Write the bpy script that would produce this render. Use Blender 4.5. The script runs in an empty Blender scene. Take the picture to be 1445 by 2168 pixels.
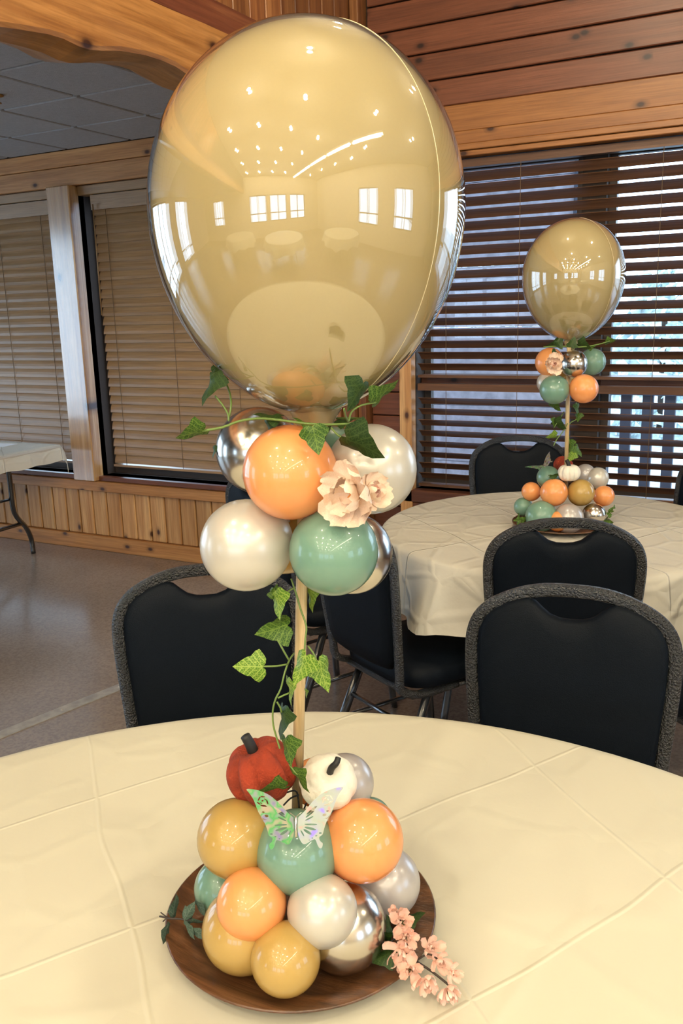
import bpy, bmesh, math, random
from mathutils import Vector, Matrix
random.seed(7)
PI = math.pi
SC = bpy.context.scene
COL = SC.collection

# ---------------------------------------------------------------- camera, world, exposure
FPX, PITCH, ROLL, YAW, EYE = 1850.0, .2278, -.0283, .4889, 1.51
def _rz(v):
    c, s = math.cos(YAW), math.sin(YAW)
    return Vector((c*v[0]-s*v[1], s*v[0]+c*v[1], v[2]))
_cp, _sp = math.cos(PITCH), math.sin(PITCH)
_R0, _U0 = Vector((1, 0, 0)), Vector((0, _sp, _cp))
CF = _rz(Vector((0, _cp, -_sp)))
CR = _rz(_R0*math.cos(ROLL)+_U0*math.sin(ROLL))
CU = _rz(-_R0*math.sin(ROLL)+_U0*math.cos(ROLL))
EYEP = Vector((0, 0, EYE))
cd = bpy.data.cameras.new('camera'); cam = bpy.data.objects.new('camera', cd); COL.objects.link(cam)
cd.sensor_fit = 'VERTICAL'; cd.sensor_height = 36; cd.sensor_width = 24
cd.lens = FPX/2168*36; cd.clip_start = .02; cd.clip_end = 300
cam.matrix_world = Matrix((( CR.x, CU.x, -CF.x, 0), (CR.y, CU.y, -CF.y, 0), (CR.z, CU.z, -CF.z, EYE), (0, 0, 0, 1)))
SC.camera = cam

def P(x, y, d):            # point seen at pixel x,y at real depth d metres along the view axis
    return EYEP + (CF*FPX + CR*(x-722.5) - CU*(y-1084))*(d/FPX)
def PY(x, y, Y):
    r = CF*FPX + CR*(x-722.5) - CU*(y-1084); return EYEP + r*(Y/r.y)
def PZ(x, y, z):
    r = CF*FPX + CR*(x-722.5) - CU*(y-1084); return EYEP + r*((z-EYE)/r.z)

w = bpy.data.worlds.new('sky'); SC.world = w; w.use_nodes = True
bg = w.node_tree.nodes['Background']; bg.inputs[0].default_value = (.56, .77, 1, 1); bg.inputs[1].default_value = 5.5
SC.view_settings.view_transform = 'Standard'; SC.view_settings.look = 'None'
SC.view_settings.exposure = 0.14; SC.view_settings.gamma = 1; SC.view_settings.use_curve_mapping = False
cy = SC.cycles
cy.use_denoising = True; cy.max_bounces = 10; cy.diffuse_bounces = 6; cy.glossy_bounces = 4
cy.transparent_max_bounces = 16; cy.transmission_bounces = 4; cy.sample_clamp_indirect = 6
cy.caustics_reflective = False; cy.caustics_refractive = False
LAMP_W = 26.0          # radiance scale of the downlights

# ---------------------------------------------------------------- materials
def nodes(name):
    m = bpy.data.materials.new(name); m.use_nodes = True
    nt = m.node_tree; b = nt.nodes['Principled BSDF']; return m, nt, b
def N(nt, t, **kw):
    n = nt.nodes.new(t)
    for k, v in kw.items():
        if k.startswith('i_'):
            n.inputs[int(k[2:])].default_value = v
        else: setattr(n, k, v)
    return n
def ramp(nt, fac, stops):
    r = nt.nodes.new('ShaderNodeValToRGB'); e = r.color_ramp.elements
    while len(e) < len(stops): e.new(.5)
    for i, (p, c) in enumerate(stops):
        e[i].position = p; e[i].color = (c[0], c[1], c[2], 1)
    nt.links.new(fac, r.inputs[0]); return r.outputs[0]
def bumped(nt, b, h, st, dist=.01):
    bp = N(nt, 'ShaderNodeBump'); bp.inputs['Strength'].default_value = st; bp.inputs['Distance'].default_value = dist
    nt.links.new(h, bp.inputs['Height']); nt.links.new(bp.outputs[0], b.inputs['Normal'])
def plain(name, c, rough=.5, metal=0, coat=0, spec=.5, noise=0, nscale=40, bump=0, bscale=200):
    m, nt, b = nodes(name)
    b.inputs['Base Color'].default_value = (*c, 1); b.inputs['Roughness'].default_value = rough
    b.inputs['Metallic'].default_value = metal; b.inputs['Coat Weight'].default_value = coat
    b.inputs['Coat Roughness'].default_value = .03; b.inputs['Specular IOR Level'].default_value = spec
    tc = N(nt, 'ShaderNodeTexCoord')
    n = N(nt, 'ShaderNodeTexNoise'); n.inputs['Scale'].default_value = nscale; n.inputs['Detail'].default_value = 4
    nt.links.new(tc.outputs['Object'], n.inputs['Vector'])
    k = max(noise, .03)
    nt.links.new(ramp(nt, n.outputs[0], [(.3, [x*(1-k) for x in c]), (.7, [min(1, x*(1+k)) for x in c])]), b.inputs['Base Color'])
    if bump:
        n2 = N(nt, 'ShaderNodeTexNoise'); n2.inputs['Scale'].default_value = bscale; n2.inputs['Detail'].default_value = 3
        nt.links.new(tc.outputs['Object'], n2.inputs['Vector']); bumped(nt, b, n2.outputs[0], bump)
    return m
def wood(name, dark, mid, light, axis='x', rough=.38, knots=True, kscale=1.0, vary=.25, spec=.4, fine=1.0):
    m, nt, b = nodes(name)
    L = nt.links.new
    tc = N(nt, 'ShaderNodeTexCoord'); oi = N(nt, 'ShaderNodeObjectInfo')
    mul = N(nt, 'ShaderNodeVectorMath', operation='SCALE'); mul.inputs[0].default_value = (37, 23, 51)
    L(oi.outputs['Random'], mul.inputs['Scale'])
    add = N(nt, 'ShaderNodeVectorMath', operation='ADD'); L(tc.outputs['Object'], add.inputs[0]); L(mul.outputs[0], add.inputs[1])
    ai = 'xyz'.index(axis)
    def mp(al, ac):
        mm = N(nt, 'ShaderNodeMapping'); s = [ac]*3; s[ai] = al; mm.inputs['Scale'].default_value = s; L(add.outputs[0], mm.inputs['Vector']); return mm.outputs[0]
    g = N(nt, 'ShaderNodeTexNoise'); g.inputs['Scale'].default_value = 1; g.inputs['Detail'].default_value = 5; g.inputs['Distortion'].default_value = .7
    L(mp(1.1*fine, 26*fine), g.inputs['Vector'])
    f = N(nt, 'ShaderNodeTexNoise'); f.inputs['Scale'].default_value = 1; f.inputs['Detail'].default_value = 2
    L(mp(6*fine, 160*fine), f.inputs['Vector'])
    base = ramp(nt, g.outputs[0], [(.32, dark), (.5, mid), (.68, light)])
    mx = N(nt, 'ShaderNodeMix', data_type='RGBA', blend_type='MULTIPLY'); mx.inputs[0].default_value = .45
    L(base, mx.inputs[6]); L(ramp(nt, f.outputs[0], [(.35, (.55, .5, .45)), (.6, (1, 1, 1))]), mx.inputs[7])
    out = mx.outputs[2]
    if knots:
        s3 = N(nt, 'ShaderNodeSeparateXYZ'); L(mp(4.2*kscale, 7.0*kscale), s3.inputs[0]); c3 = N(nt, 'ShaderNodeCombineXYZ')
        L(s3.outputs[ai], c3.inputs[0]); L(s3.outputs[{0: 2, 1: 2, 2: 0}[ai]], c3.inputs[1])
        v = N(nt, 'ShaderNodeTexVoronoi', voronoi_dimensions='2D'); v.inputs['Scale'].default_value = 1; L(c3.outputs[0], v.inputs['Vector'])
        sp = N(nt, 'ShaderNodeSeparateColor'); L(v.outputs['Color'], sp.inputs[0])
        gt = N(nt, 'ShaderNodeMath', operation='GREATER_THAN'); L(sp.outputs[0], gt.inputs[0]); gt.inputs[1].default_value = .56
        kr = ramp(nt, v.outputs['Distance'], [(.045, (1, 1, 1)), (.10, (.35, .35, .35)), (.19, (0, 0, 0))])
        km = N(nt, 'ShaderNodeMath', operation='MULTIPLY'); L(kr, km.inputs[0]); L(gt.outputs[0], km.inputs[1])
        m2 = N(nt, 'ShaderNodeMix', data_type='RGBA'); L(km.outputs[0], m2.inputs[0]); L(out, m2.inputs[6])
        m2.inputs[7].default_value = (dark[0]*.14, dark[1]*.10, dark[2]*.12, 1); out = m2.outputs[2]
    hv = N(nt, 'ShaderNodeHueSaturation'); L(out, hv.inputs['Color'])
    mr = N(nt, 'ShaderNodeMapRange'); L(oi.outputs['Random'], mr.inputs[0]); mr.inputs[3].default_value = 1-vary; mr.inputs[4].default_value = 1+vary
    L(mr.outputs[0], hv.inputs['Value']); L(hv.outputs[0], b.inputs['Base Color'])
    b.inputs['Roughness'].default_value = rough; b.inputs['Specular IOR Level'].default_value = spec
    bumped(nt, b, f.outputs[0], .12, .004)
    return m
def balloon_mat(name, c, kind='latex'):
    m, nt, b = nodes(name)
    L = nt.links.new
    out = nt.nodes['Material Output']
    lw = N(nt, 'ShaderNodeLayerWeight'); lw.inputs['Blend'].default_value = .35
    tc = N(nt, 'ShaderNodeTexCoord'); n = N(nt, 'ShaderNodeTexNoise'); n.inputs['Scale'].default_value = 300; L(tc.outputs['Object'], n.inputs['Vector'])
    base = ramp(nt, n.outputs[0], [(.3, [x*.96 for x in c]), (.7, c)])
    L(base, b.inputs['Base Color'])
    if kind == 'latex':
        b.inputs['Roughness'].default_value = .32; b.inputs['Coat Weight'].default_value = .9; b.inputs['Coat Roughness'].default_value = .02; tr = .25
    elif kind == 'pearl':
        b.inputs['Roughness'].default_value = .3; b.inputs['Metallic'].default_value = .25
        b.inputs['Coat Weight'].default_value = .5; b.inputs['Coat Roughness'].default_value = .12; tr = .3
    elif kind == 'chrome':
        b.inputs['Roughness'].default_value = .2; b.inputs['Metallic'].default_value = 1; tr = 0
    if tr:
        t = N(nt, 'ShaderNodeBsdfTranslucent'); t.inputs[0].default_value = (*[min(1, x*1.1) for x in c], 1)
        mx = N(nt, 'ShaderNodeMixShader'); mx.inputs[0].default_value = tr
        L(b.outputs[0], mx.inputs[1]); L(t.outputs[0], mx.inputs[2]); L(mx.outputs[0], out.inputs[0])
    return m
def film_fresnel(nt, ior):
    """thin-film Fresnel: the same reflectance from either side, no total internal reflection"""
    ge = N(nt, 'ShaderNodeNewGeometry'); mr = N(nt, 'ShaderNodeMapRange'); nt.links.new(ge.outputs['Backfacing'], mr.inputs[0])
    mr.inputs[3].default_value = ior; mr.inputs[4].default_value = 1/ior
    fr = N(nt, 'ShaderNodeFresnel'); nt.links.new(mr.outputs[0], fr.inputs[0]); return fr
def clear_mat(name, ior=1.45, tint=(1, 1, 1), gain=1.0):
    m, nt, b = nodes(name); nt.nodes.remove(b); L = nt.links.new
    out = nt.nodes['Material Output']
    fr = film_fresnel(nt, ior)
    mu = N(nt, 'ShaderNodeMath', operation='MULTIPLY'); mu.use_clamp = True; L(fr.outputs[0], mu.inputs[0]); mu.inputs[1].default_value = gain
    t = N(nt, 'ShaderNodeBsdfTransparent'); t.inputs[0].default_value = (*tint, 1)
    g = N(nt, 'ShaderNodeBsdfGlossy'); g.inputs['Roughness'].default_value = .0
    mx = N(nt, 'ShaderNodeMixShader'); L(mu.outputs[0], mx.inputs[0]); L(t.outputs[0], mx.inputs[1]); L(g.outputs[0], mx.inputs[2]); L(mx.outputs[0], out.inputs[0])
    return m
def emit_mat(name, c, s):
    m, nt, b = nodes(name); nt.nodes.remove(b)
    e = N(nt, 'ShaderNodeEmission'); e.inputs[0].default_value = (*c, 1); e.inputs[1].default_value = s
    nt.links.new(e.outputs[0], nt.nodes['Material Output'].inputs[0]); return m
def cloth_mat(name, c, trans, bs=.6, bd=.003):
    m, nt, b = nodes(name); L = nt.links.new
    tc = N(nt, 'ShaderNodeTexCoord')
    rot = N(nt, 'ShaderNodeMapping'); rot.inputs['Rotation'].default_value = (0, 0, .62); rot.inputs['Scale'].default_value = (3.3, 2.7, 3.3)
    L(tc.outputs['Object'], rot.inputs['Vector'])
    # packaging creases: a square grid of sharp ridges, wandering a little
    nz = N(nt, 'ShaderNodeTexNoise'); nz.inputs['Scale'].default_value = 1.7; L(tc.outputs['Object'], nz.inputs['Vector'])
    dm = N(nt, 'ShaderNodeVectorMath', operation='SCALE'); L(nz.outputs['Color'], dm.inputs[0]); dm.inputs['Scale'].default_value = .35
    dm.inputs['Scale'].default_value = .26
    ad = N(nt, 'ShaderNodeVectorMath', operation='ADD'); L(rot.outputs[0], ad.inputs[0]); L(dm.outputs[0], ad.inputs[1])
    sx = N(nt, 'ShaderNodeSeparateXYZ'); L(ad.outputs[0], sx.inputs[0])
    hs = []
    for k in (0, 1):
        pp = N(nt, 'ShaderNodeMath', operation='PINGPONG'); L(sx.outputs[k], pp.inputs[0]); pp.inputs[1].default_value = .5
        mr = N(nt, 'ShaderNodeMapRange', interpolation_type='SMOOTHSTEP'); L(pp.outputs[0], mr.inputs[0]); mr.inputs[1].default_value = 0; mr.inputs[2].default_value = .015; mr.inputs[3].default_value = .55; mr.inputs[4].default_value = 0
        hs.append(mr.outputs[0])
    a1 = N(nt, 'ShaderNodeMath', operation='MAXIMUM'); L(hs[0], a1.inputs[0]); L(hs[1], a1.inputs[1])
    v = N(nt, 'ShaderNodeTexVoronoi', feature='DISTANCE_TO_EDGE'); v.inputs['Scale'].default_value = 2.3; L(ad.outputs[0], v.inputs['Vector'])
    vr = N(nt, 'ShaderNodeMapRange', interpolation_type='SMOOTHSTEP'); L(v.outputs['Distance'], vr.inputs[0]); vr.inputs[1].default_value = 0; vr.inputs[2].default_value = .12; vr.inputs[3].default_value = .45; vr.inputs[4].default_value = 0
    n2 = N(nt, 'ShaderNodeTexNoise'); n2.inputs['Scale'].default_value = 9; n2.inputs['Detail'].default_value = 5; L(tc.outputs['Object'], n2.inputs['Vector'])
    a2 = N(nt, 'ShaderNodeMath', operation='ADD'); L(a1.outputs[0], a2.inputs[0]); L(vr.outputs[0], a2.inputs[1])
    a3 = N(nt, 'ShaderNodeMath', operation='ADD'); L(a2.outputs[0], a3.inputs[0]); L(n2.outputs[0], a3.inputs[1])
    bumped(nt, b, a3.outputs[0], bs, bd)
    b.inputs['Base Color'].default_value = (*c, 1); b.inputs['Roughness'].default_value = .55
    b.inputs['Specular IOR Level'].default_value = .35
    L(ramp(nt, a1.outputs[0], [(0, c), (1, [min(1, x*1.06) for x in c])]), b.inputs['Base Color'])
    if trans:
        t = N(nt, 'ShaderNodeBsdfTranslucent'); t.inputs[0].default_value = (*c, 1)
        mx = N(nt, 'ShaderNodeMixShader'); mx.inputs[0].default_value = trans
        L(b.outputs[0], mx.inputs[1]); L(t.outputs[0], mx.inputs[2]); L(mx.outputs[0], nt.nodes['Material Output'].inputs[0])
    return m

M = {}
M['pine'] = wood('golden_pine', (.36, .155, .05), (.46, .21, .07), (.54, .265, .095), 'x', vary=.12)
M['pine_hall'] = wood('golden_pine_header', (.24, .09, .026), (.31, .125, .037), (.38, .16, .05), 'x', vary=.18)
M['pine_z'] = wood('golden_pine_upright', (.44, .21, .075), (.54, .29, .12), (.64, .38, .17), 'z', vary=.16, kscale=1.0)
M['pine_y'] = wood('golden_pine_beam', (.27, .11, .03), (.37, .165, .048), (.45, .215, .07), 'y', vary=.05, kscale=.75)
M['cedar'] = wood('red_cedar', (.10, .034, .018), (.135, .046, .023), (.17, .060, .031), 'x', vary=.2)
M['cedar_z'] = wood('red_cedar_upright', (.15, .05, .02), (.26, .10, .035), (.36, .16, .06), 'z', vary=.35)
M['cedar_y'] = wood('red_cedar_long', (.08, .022, .012), (.14, .042, .02), (.2, .07, .03), 'y', vary=.1)
M['slat'] = wood('blind_slat_dark', (.085, .037, .017), (.115, .051, .024), (.145, .066, .032), 'x', knots=False, rough=.45, vary=.12)
M['slat_tan'] = wood('blind_slat_tan', (.29, .165, .068), (.32, .185, .078), (.355, .205, .09), 'x', knots=False, rough=.36, vary=.04, spec=.6)
M['post'] = wood('varnished_post', (.34, .16, .055), (.50, .27, .10), (.62, .38, .17), 'z', rough=.24, vary=.03, spec=1.0, kscale=.7)
_b = M['post'].node_tree.nodes['Principled BSDF']; _b.inputs['Coat Weight'].default_value = 1; _b.inputs['Coat IOR'].default_value = 1.8; _b.inputs['Coat Roughness'].default_value = .14
M['shadow'] = plain('dark_backing', (.03, .018, .012), .8)
M['frame'] = plain('bronze_window_frame', (.06, .045, .04), .5)
M['glass'] = clear_mat('window_glass', 1.45)
M['tile'] = plain('mineral_ceiling_tile', (.38, .385, .40), .9, noise=.08, nscale=60, bump=.5, bscale=350)
M['grid'] = plain('ceiling_grid', (.06, .055, .05), .7)
M['plaster'] = plain('pale_plaster', (.62, .56, .46), .9)
M['tube'] = plain('hammered_black_metal', (.007, .008, .009), .17, metal=0, spec=1.0, bump=1, bscale=230)
M['leg'] = plain('black_powder_coat', (.012, .014, .018), .25, spec=1.0, coat=.6)
M['vinyl'] = plain('black_vinyl', (.0025, .0045, .008), .55, spec=.10, bump=.15, bscale=500)
M['cord'] = plain('blind_cord', (.12, .07, .035), .8)
M['cloth'] = cloth_mat('cream_plastic_cloth', (.565, .54, .43), 0)
M['cloth_thin'] = cloth_mat('thin_white_plastic_cloth', (.78, .75, .66), .28, .9, .007)
M['table'] = plain('folding_table_top', (.5, .47, .42), .5)
M['paper'] = plain('white_paper', (.85, .87, .9), .6)
M['dowel'] = wood('pale_dowel', (.52, .36, .17), (.64, .47, .24), (.74, .58, .33), 'z', knots=False, rough=.5, vary=0, fine=3)
M['plate'] = wood('brown_wood_charger', (.05, .022, .009), (.10, .042, .016), (.15, .065, .026), 'x', knots=False, rough=.33, vary=0, fine=2.5, spec=.6)
M['peach'] = balloon_mat('peach_latex', (.93, .41, .14))
M['sage'] = balloon_mat('sage_green_latex', (.20, .37, .28))
M['mustard'] = balloon_mat('mustard_latex', (.56, .37, .105))
M['white'] = balloon_mat('pearl_white_latex', (.74, .71, .64), 'pearl')
M['pearl'] = balloon_mat('pearl_silver_latex', (.64, .61, .60), 'pearl')
M['chrome'] = balloon_mat('chrome_silver_latex', (.66, .62, .56), 'chrome')
M['bubble'] = clear_mat('clear_bubble', 1.52, gain=2.0)
M['velvet'] = plain('rust_velvet', (.25, .028, .007), .9, noise=.35, nscale=35, bump=.4, bscale=250)
M['whitep'] = plain('white_plush', (.74, .70, .60), .75, noise=.05, bump=.3, bscale=80)
M['blackstem'] = plain('black_stem', (.008, .008, .008), .6)
M['vine'] = plain('green_vine', (.12, .19, .04), .5)
M['petal'] = plain('cream_pink_petal', (.80, .63, .50), .7, noise=.10, nscale=30)
M['petal_pink'] = plain('blush_petal', (.80, .55, .46), .7, noise=.14, nscale=60)
M['stamen'] = plain('dark_stamen', (.06, .08, .02), .6)
M['twig'] = plain('dark_twig', (.035, .025, .02), .7)
def body_mat():
    m, nt, b = nodes('beige_big_balloon'); L = nt.links.new
    c = (.64, .52, .265)
    b.inputs['Base Color'].default_value = (*c, 1); b.inputs['Roughness'].default_value = .35
    b.inputs['Specular IOR Level'].default_value = .5
    b.inputs['Specular IOR Level'].default_value = 0
    tc = N(nt, 'ShaderNodeTexCoord'); n = N(nt, 'ShaderNodeTexNoise'); n.inputs['Scale'].default_value = 400; L(tc.outputs['Object'], n.inputs['Vector'])
    L(ramp(nt, n.outputs[0], [(.3, [x*.97 for x in c]), (.7, c)]), b.inputs['Base Color'])
    t = N(nt, 'ShaderNodeBsdfTranslucent'); t.inputs[0].default_value = (.78, .67, .39, 1)
    mx = N(nt, 'ShaderNodeMixShader'); mx.inputs[0].default_value = .42
    L(b.outputs[0], mx.inputs[1]); L(t.outputs[0], mx.inputs[2]); 
    fr = film_fresnel(nt, 2.0)
    gl = N(nt, 'ShaderNodeBsdfGlossy'); gl.inputs['Roughness'].default_value = .01
    m2 = N(nt, 'ShaderNodeMixShader'); L(fr.outputs[0], m2.inputs[0]); L(mx.outputs[0], m2.inputs[1]); L(gl.outputs[0], m2.inputs[2])
    L(m2.outputs[0], nt.nodes['Material Output'].inputs[0])
    return m
M['body'] = body_mat()
def floor_mat():
    m, nt, b = nodes('speckled_concrete_floor'); L = nt.links.new
    tc = N(nt, 'ShaderNodeTexCoord')
    n = N(nt, 'ShaderNodeTexNoise'); n.inputs['Scale'].default_value = 2.2; n.inputs['Detail'].default_value = 5; L(tc.outputs['Object'], n.inputs['Vector'])
    f = N(nt, 'ShaderNodeTexNoise'); f.inputs['Scale'].default_value = 90; f.inputs['Detail'].default_value = 2; L(tc.outputs['Object'], f.inputs['Vector'])
    a = ramp(nt, n.outputs[0], [(.3, (.225, .175, .14)), (.7, (.265, .205, .165))])
    mx = N(nt, 'ShaderNodeMix', data_type='RGBA', blend_type='MULTIPLY'); mx.inputs[0].default_value = .5
    L(a, mx.inputs[6]); L(ramp(nt, f.outputs[0], [(.35, (.5, .5, .5)), (.6, (1, 1, 1))]), mx.inputs[7]); L(mx.outputs[2], b.inputs['Base Color'])
    b.inputs['Roughness'].default_value = .2; b.inputs['Specular IOR Level'].default_value = .7
    bumped(nt, b, f.outputs[0], .05, .003)
    return m
M['floor'] = floor_mat()
def leaf_mat(name, c1, c2, rough=.35):
    m, nt, b = nodes(name); L = nt.links.new
    tc = N(nt, 'ShaderNodeTexCoord'); s = N(nt, 'ShaderNodeSeparateXYZ'); L(tc.outputs['Object'], s.inputs[0])
    ab = N(nt, 'ShaderNodeMath', operation='ABSOLUTE'); L(s.outputs[1], ab.inputs[0])
    # side veins: stripes of x - |y|
    sm = N(nt, 'ShaderNodeMath', operation='MULTIPLY_ADD'); L(ab.outputs[0], sm.inputs[0]); sm.inputs[1].default_value = -.9; L(s.outputs[0], sm.inputs[2])
    pp = N(nt, 'ShaderNodeMath', operation='PINGPONG'); L(sm.outputs[0], pp.inputs[0]); pp.inputs[1].default_value = .11
    mn = N(nt, 'ShaderNodeMath', operation='MINIMUM'); L(pp.outputs[0], mn.inputs[0]); L(ab.outputs[0], mn.inputs[1])
    nz = N(nt, 'ShaderNodeTexVoronoi', feature='DISTANCE_TO_EDGE'); nz.inputs['Scale'].default_value = 12; L(tc.outputs['Object'], nz.inputs['Vector'])
    m3 = N(nt, 'ShaderNodeMath', operation='MULTIPLY'); L(nz.outputs[0], m3.inputs[0]); m3.inputs[1].default_value = .35
    m4 = N(nt, 'ShaderNodeMath', operation='MINIMUM'); L(mn.outputs[0], m4.inputs[0]); L(m3.outputs[0], m4.inputs[1])
    L(ramp(nt, m4.outputs[0], [(0, c2), (.03, c1)]), b.inputs['Base Color'])
    b.inputs['Roughness'].default_value = rough; b.inputs['Specular IOR Level'].default_value = .25
    return m
M['leaf'] = leaf_mat('dark_ivy_leaf', (.022, .065, .006), (.12, .19, .03), .5)
M['leaf_light'] = leaf_mat('light_ivy_leaf', (.07, .155, .010), (.30, .40, .08), .45)
M['leaf_dark'] = leaf_mat('deep_green_leaf', (.012, .034, .005), (.04, .07, .015), .5)
M['leaf_grey'] = leaf_mat('grey_green_leaf', (.04, .075, .055), (.10, .14, .11), .6)

# ---------------------------------------------------------------- mesh helpers
def link(name, me, mat=None, parent=None, smooth=False):
    o = bpy.data.objects.new(name, me); COL.objects.link(o)
    if mat is not None and not me.materials: me.materials.append(mat)
    if smooth:
        for p in me.polygons: p.use_smooth = True
    if parent is not None: o.parent = parent
    return o
def from_bm(name, bm, mat, parent=None, smooth=False):
    me = bpy.data.meshes.new(name); bmesh.ops.recalc_face_normals(bm, faces=bm.faces[:]); bm.to_mesh(me); bm.free()
    return link(name, me, mat, parent, smooth)
def add_box(bm, a, b, bevel=0):
    x0, y0, z0 = a; x1, y1, z1 = b
    vs = [bm.verts.new(p) for p in ((x0, y0, z0), (x1, y0, z0), (x1, y1, z0), (x0, y1, z0), (x0, y0, z1), (x1, y0, z1), (x1, y1, z1), (x0, y1, z1))]
    fs = [bm.faces.new([vs[i] for i in f]) for f in ((0, 3, 2, 1), (4, 5, 6, 7), (0, 1, 5, 4), (1, 2, 6, 5), (2, 3, 7, 6), (3, 0, 4, 7))]
    if bevel:
        es = list({e for f in fs for e in f.edges}); bmesh.ops.bevel(bm, geom=es, offset=bevel, segments=1, affect='EDGES')
def box(name, a, b, mat, parent=None, bevel=0):
    """a box object with its origin at the middle of the box"""
    c = Vector([(a[i]+b[i])/2 for i in range(3)])
    bm = bmesh.new(); add_box(bm, Vector(a)-c, Vector(b)-c, bevel)
    o = from_bm(name, bm, mat, parent); o.location = c if parent is None else c-parent.matrix_basis.translation
    return o
def boxes(name, lst, mat, parent=None):
    bm = bmesh.new()
    for a, b in lst: add_box(bm, a, b)
    return from_bm(name, bm, mat, parent)
def sweep(pts, rad, seg=8, squash=None, up=None, closed=False):
    """tube bmesh through pts; rad a number or list; squash=(a,b) gives an oval/flat bar section with 'up' kept as its second axis"""
    bm = bmesh.new(); pts = [Vector(p) for p in pts]; n = len(pts)
    rads = rad if isinstance(rad, (list, tuple)) else [rad]*n
    nrm = None; rings = []
    for i, p in enumerate(pts):
        a = pts[(i-1) % n] if (closed or i) else p
        b = pts[(i+1) % n] if (closed or i < n-1) else p
        t = (b-a).normalized()
        if up is not None: nrm = (Vector(up)-t*t.dot(Vector(up))).normalized()
        elif nrm is None:
            q = Vector((0, 0, 1)) if abs(t.z) < .9 else Vector((1, 0, 0)); nrm = (q-t*t.dot(q)).normalized()
        else: nrm = (nrm-t*t.dot(nrm)).normalized()
        bi = t.cross(nrm)
        sa, sb = squash or (1, 1)
        rings.append([bm.verts.new(p+(bi*math.cos(2*PI*k/seg)*sa+nrm*math.sin(2*PI*k/seg)*sb)*rads[i]) for k in range(seg)])
    for i in range(n if closed else n-1):
        r0, r1 = rings[i], rings[(i+1) % n]
        for k in range(seg): bm.faces.new((r0[k], r0[(k+1) % seg], r1[(k+1) % seg], r1[k]))
    if not closed: bm.faces.new(rings[0][::-1]); bm.faces.new(rings[-1])
    return bm
def tube(name, pts, rad, mat, parent=None, **kw):
    return from_bm(name, sweep(pts, rad, **kw), mat, parent, True)
def smoothpath(pts, k=4):
    """Catmull-Rom through pts"""
    pts = [Vector(p) for p in pts]; out = []
    for i in range(len(pts)-1):
        p0 = pts[max(i-1, 0)]; p1 = pts[i]; p2 = pts[i+1]; p3 = pts[min(i+2, len(pts)-1)]
        for j in range(k):
            t = j/k
            out.append(.5*((2*p1)+(p2-p0)*t+(2*p0-5*p1+4*p2-p3)*t*t+(3*p1-p0-3*p2+p3)*t*t*t))
    out.append(pts[-1]); return out
def lathe_bm(prof, seg=32, fn=None):
    bm = bmesh.new(); rings = []
    for r, z in prof:
        if r < 1e-6: rings.append([bm.verts.new((0, 0, z))])
        else:
            rings.append([bm.verts.new(fn(r, z, 2*PI*k/seg) if fn else (r*math.cos(2*PI*k/seg), r*math.sin(2*PI*k/seg), z)) for k in range(seg)])
    for a, b in zip(rings, rings[1:]):
        for k in range(seg):
            k2 = (k+1) % seg
            if len(a) == 1 and len(b) == 1: continue
            if len(a) == 1: bm.faces.new((a[0], b[k], b[k2]))
            elif len(b) == 1: bm.faces.new((a[k], a[k2], b[0]))
            else: bm.faces.new((a[k], a[k2], b[k2], b[k]))
    return bm
def lathe(name, prof, mat, parent=None, seg=32, fn=None):
    return from_bm(name, lathe_bm(prof, seg, fn), mat, parent, True)
def thing(name, label, cat, loc=(0, 0, 0), rz=0, group=None):
    o = bpy.data.objects.new(name, None); COL.objects.link(o); o.empty_display_size = .1
    o.location = loc; o.rotation_euler = (0, 0, rz); tag(o, label, cat, group); return o
def tag(o, label, cat, group=None):
    o['label'] = label; o['category'] = cat
    if group: o['group'] = group
    return o
def struct(o, label=None):
    o['kind'] = 'structure'
    if label: o['label'] = label
    return o
def dup(root, loc, rz, label, group=None):
    r = root.copy(); COL.objects.link(r); r.location = loc; r.rotation_euler = (0, 0, rz); r['label'] = label
    if group: r['group'] = group
    for ch in list(root.children):
        c = ch.copy(); COL.objects.link(c); c.parent = r
        for g in ch.children:
            d = g.copy(); COL.objects.link(d); d.parent = c
    return r
def axis_mat(origin, x, z, sx=1, sy=1, sz=1):
    x = x.normalized(); z = (z-x*x.dot(z)).normalized(); y = z.cross(x)
    return Matrix(((x.x*sx, y.x*sy, z.x*sz, origin.x), (x.y*sx, y.y*sy, z.y*sz, origin.y), (x.z*sx, y.z*sy, z.z*sz, origin.z), (0, 0, 0, 1)))

# ---------------------------------------------------------------- the room
WY = 4.2                       # face of the window wall
ZT = 3.3                       # hall ceiling
XL, XR, YB = -7.0, 4.6, -6.0
struct(box('floor', (XL-.2, YB-.2, -.1), (XR+.2, WY+.25, 0), M['floor']), 'polished speckled brown concrete floor')

# window wall: backing in strips with openings at (x0,x1,z0,z1)
openL = [(-6.1, -4.19), (-4.0, -2.3)]; openR = [(-1.79, -.98), (-.87, .55), (.66, 2.1)]
zl0, zl1, zr0, zr1 = .50, 2.24, .57, 2.20
yb0, yb1 = WY+.03, WY+.22
segs = [((XL, yb0, 0), (XR, yb1, .50)), ((XL, yb0, 2.24), (XR, yb1, ZT+.1)),
        ((XL, yb0, .5), (-6.1, yb1, 2.24)), ((-4.19, yb0+.001, .5), (-4.0, yb1, 2.24)), ((-2.3, yb0+.001, .5), (-1.79, yb1, 2.24)),
        ((-1.79, yb0+.001, .5), (2.1, yb1, .57)), ((-1.79, yb0+.001, 2.20), (2.1, yb1, 2.24)),
        ((-.98, yb0+.06, .57), (-.87, yb1, 2.2)), ((.55, yb0+.06, .57), (.66, yb1, 2.2)), ((2.1, yb0, .5), (XR, yb1, 2.24))]
wall = struct(boxes('wall_back', segs, M['shadow']), 'window wall clad in pine and cedar boards')
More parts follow.
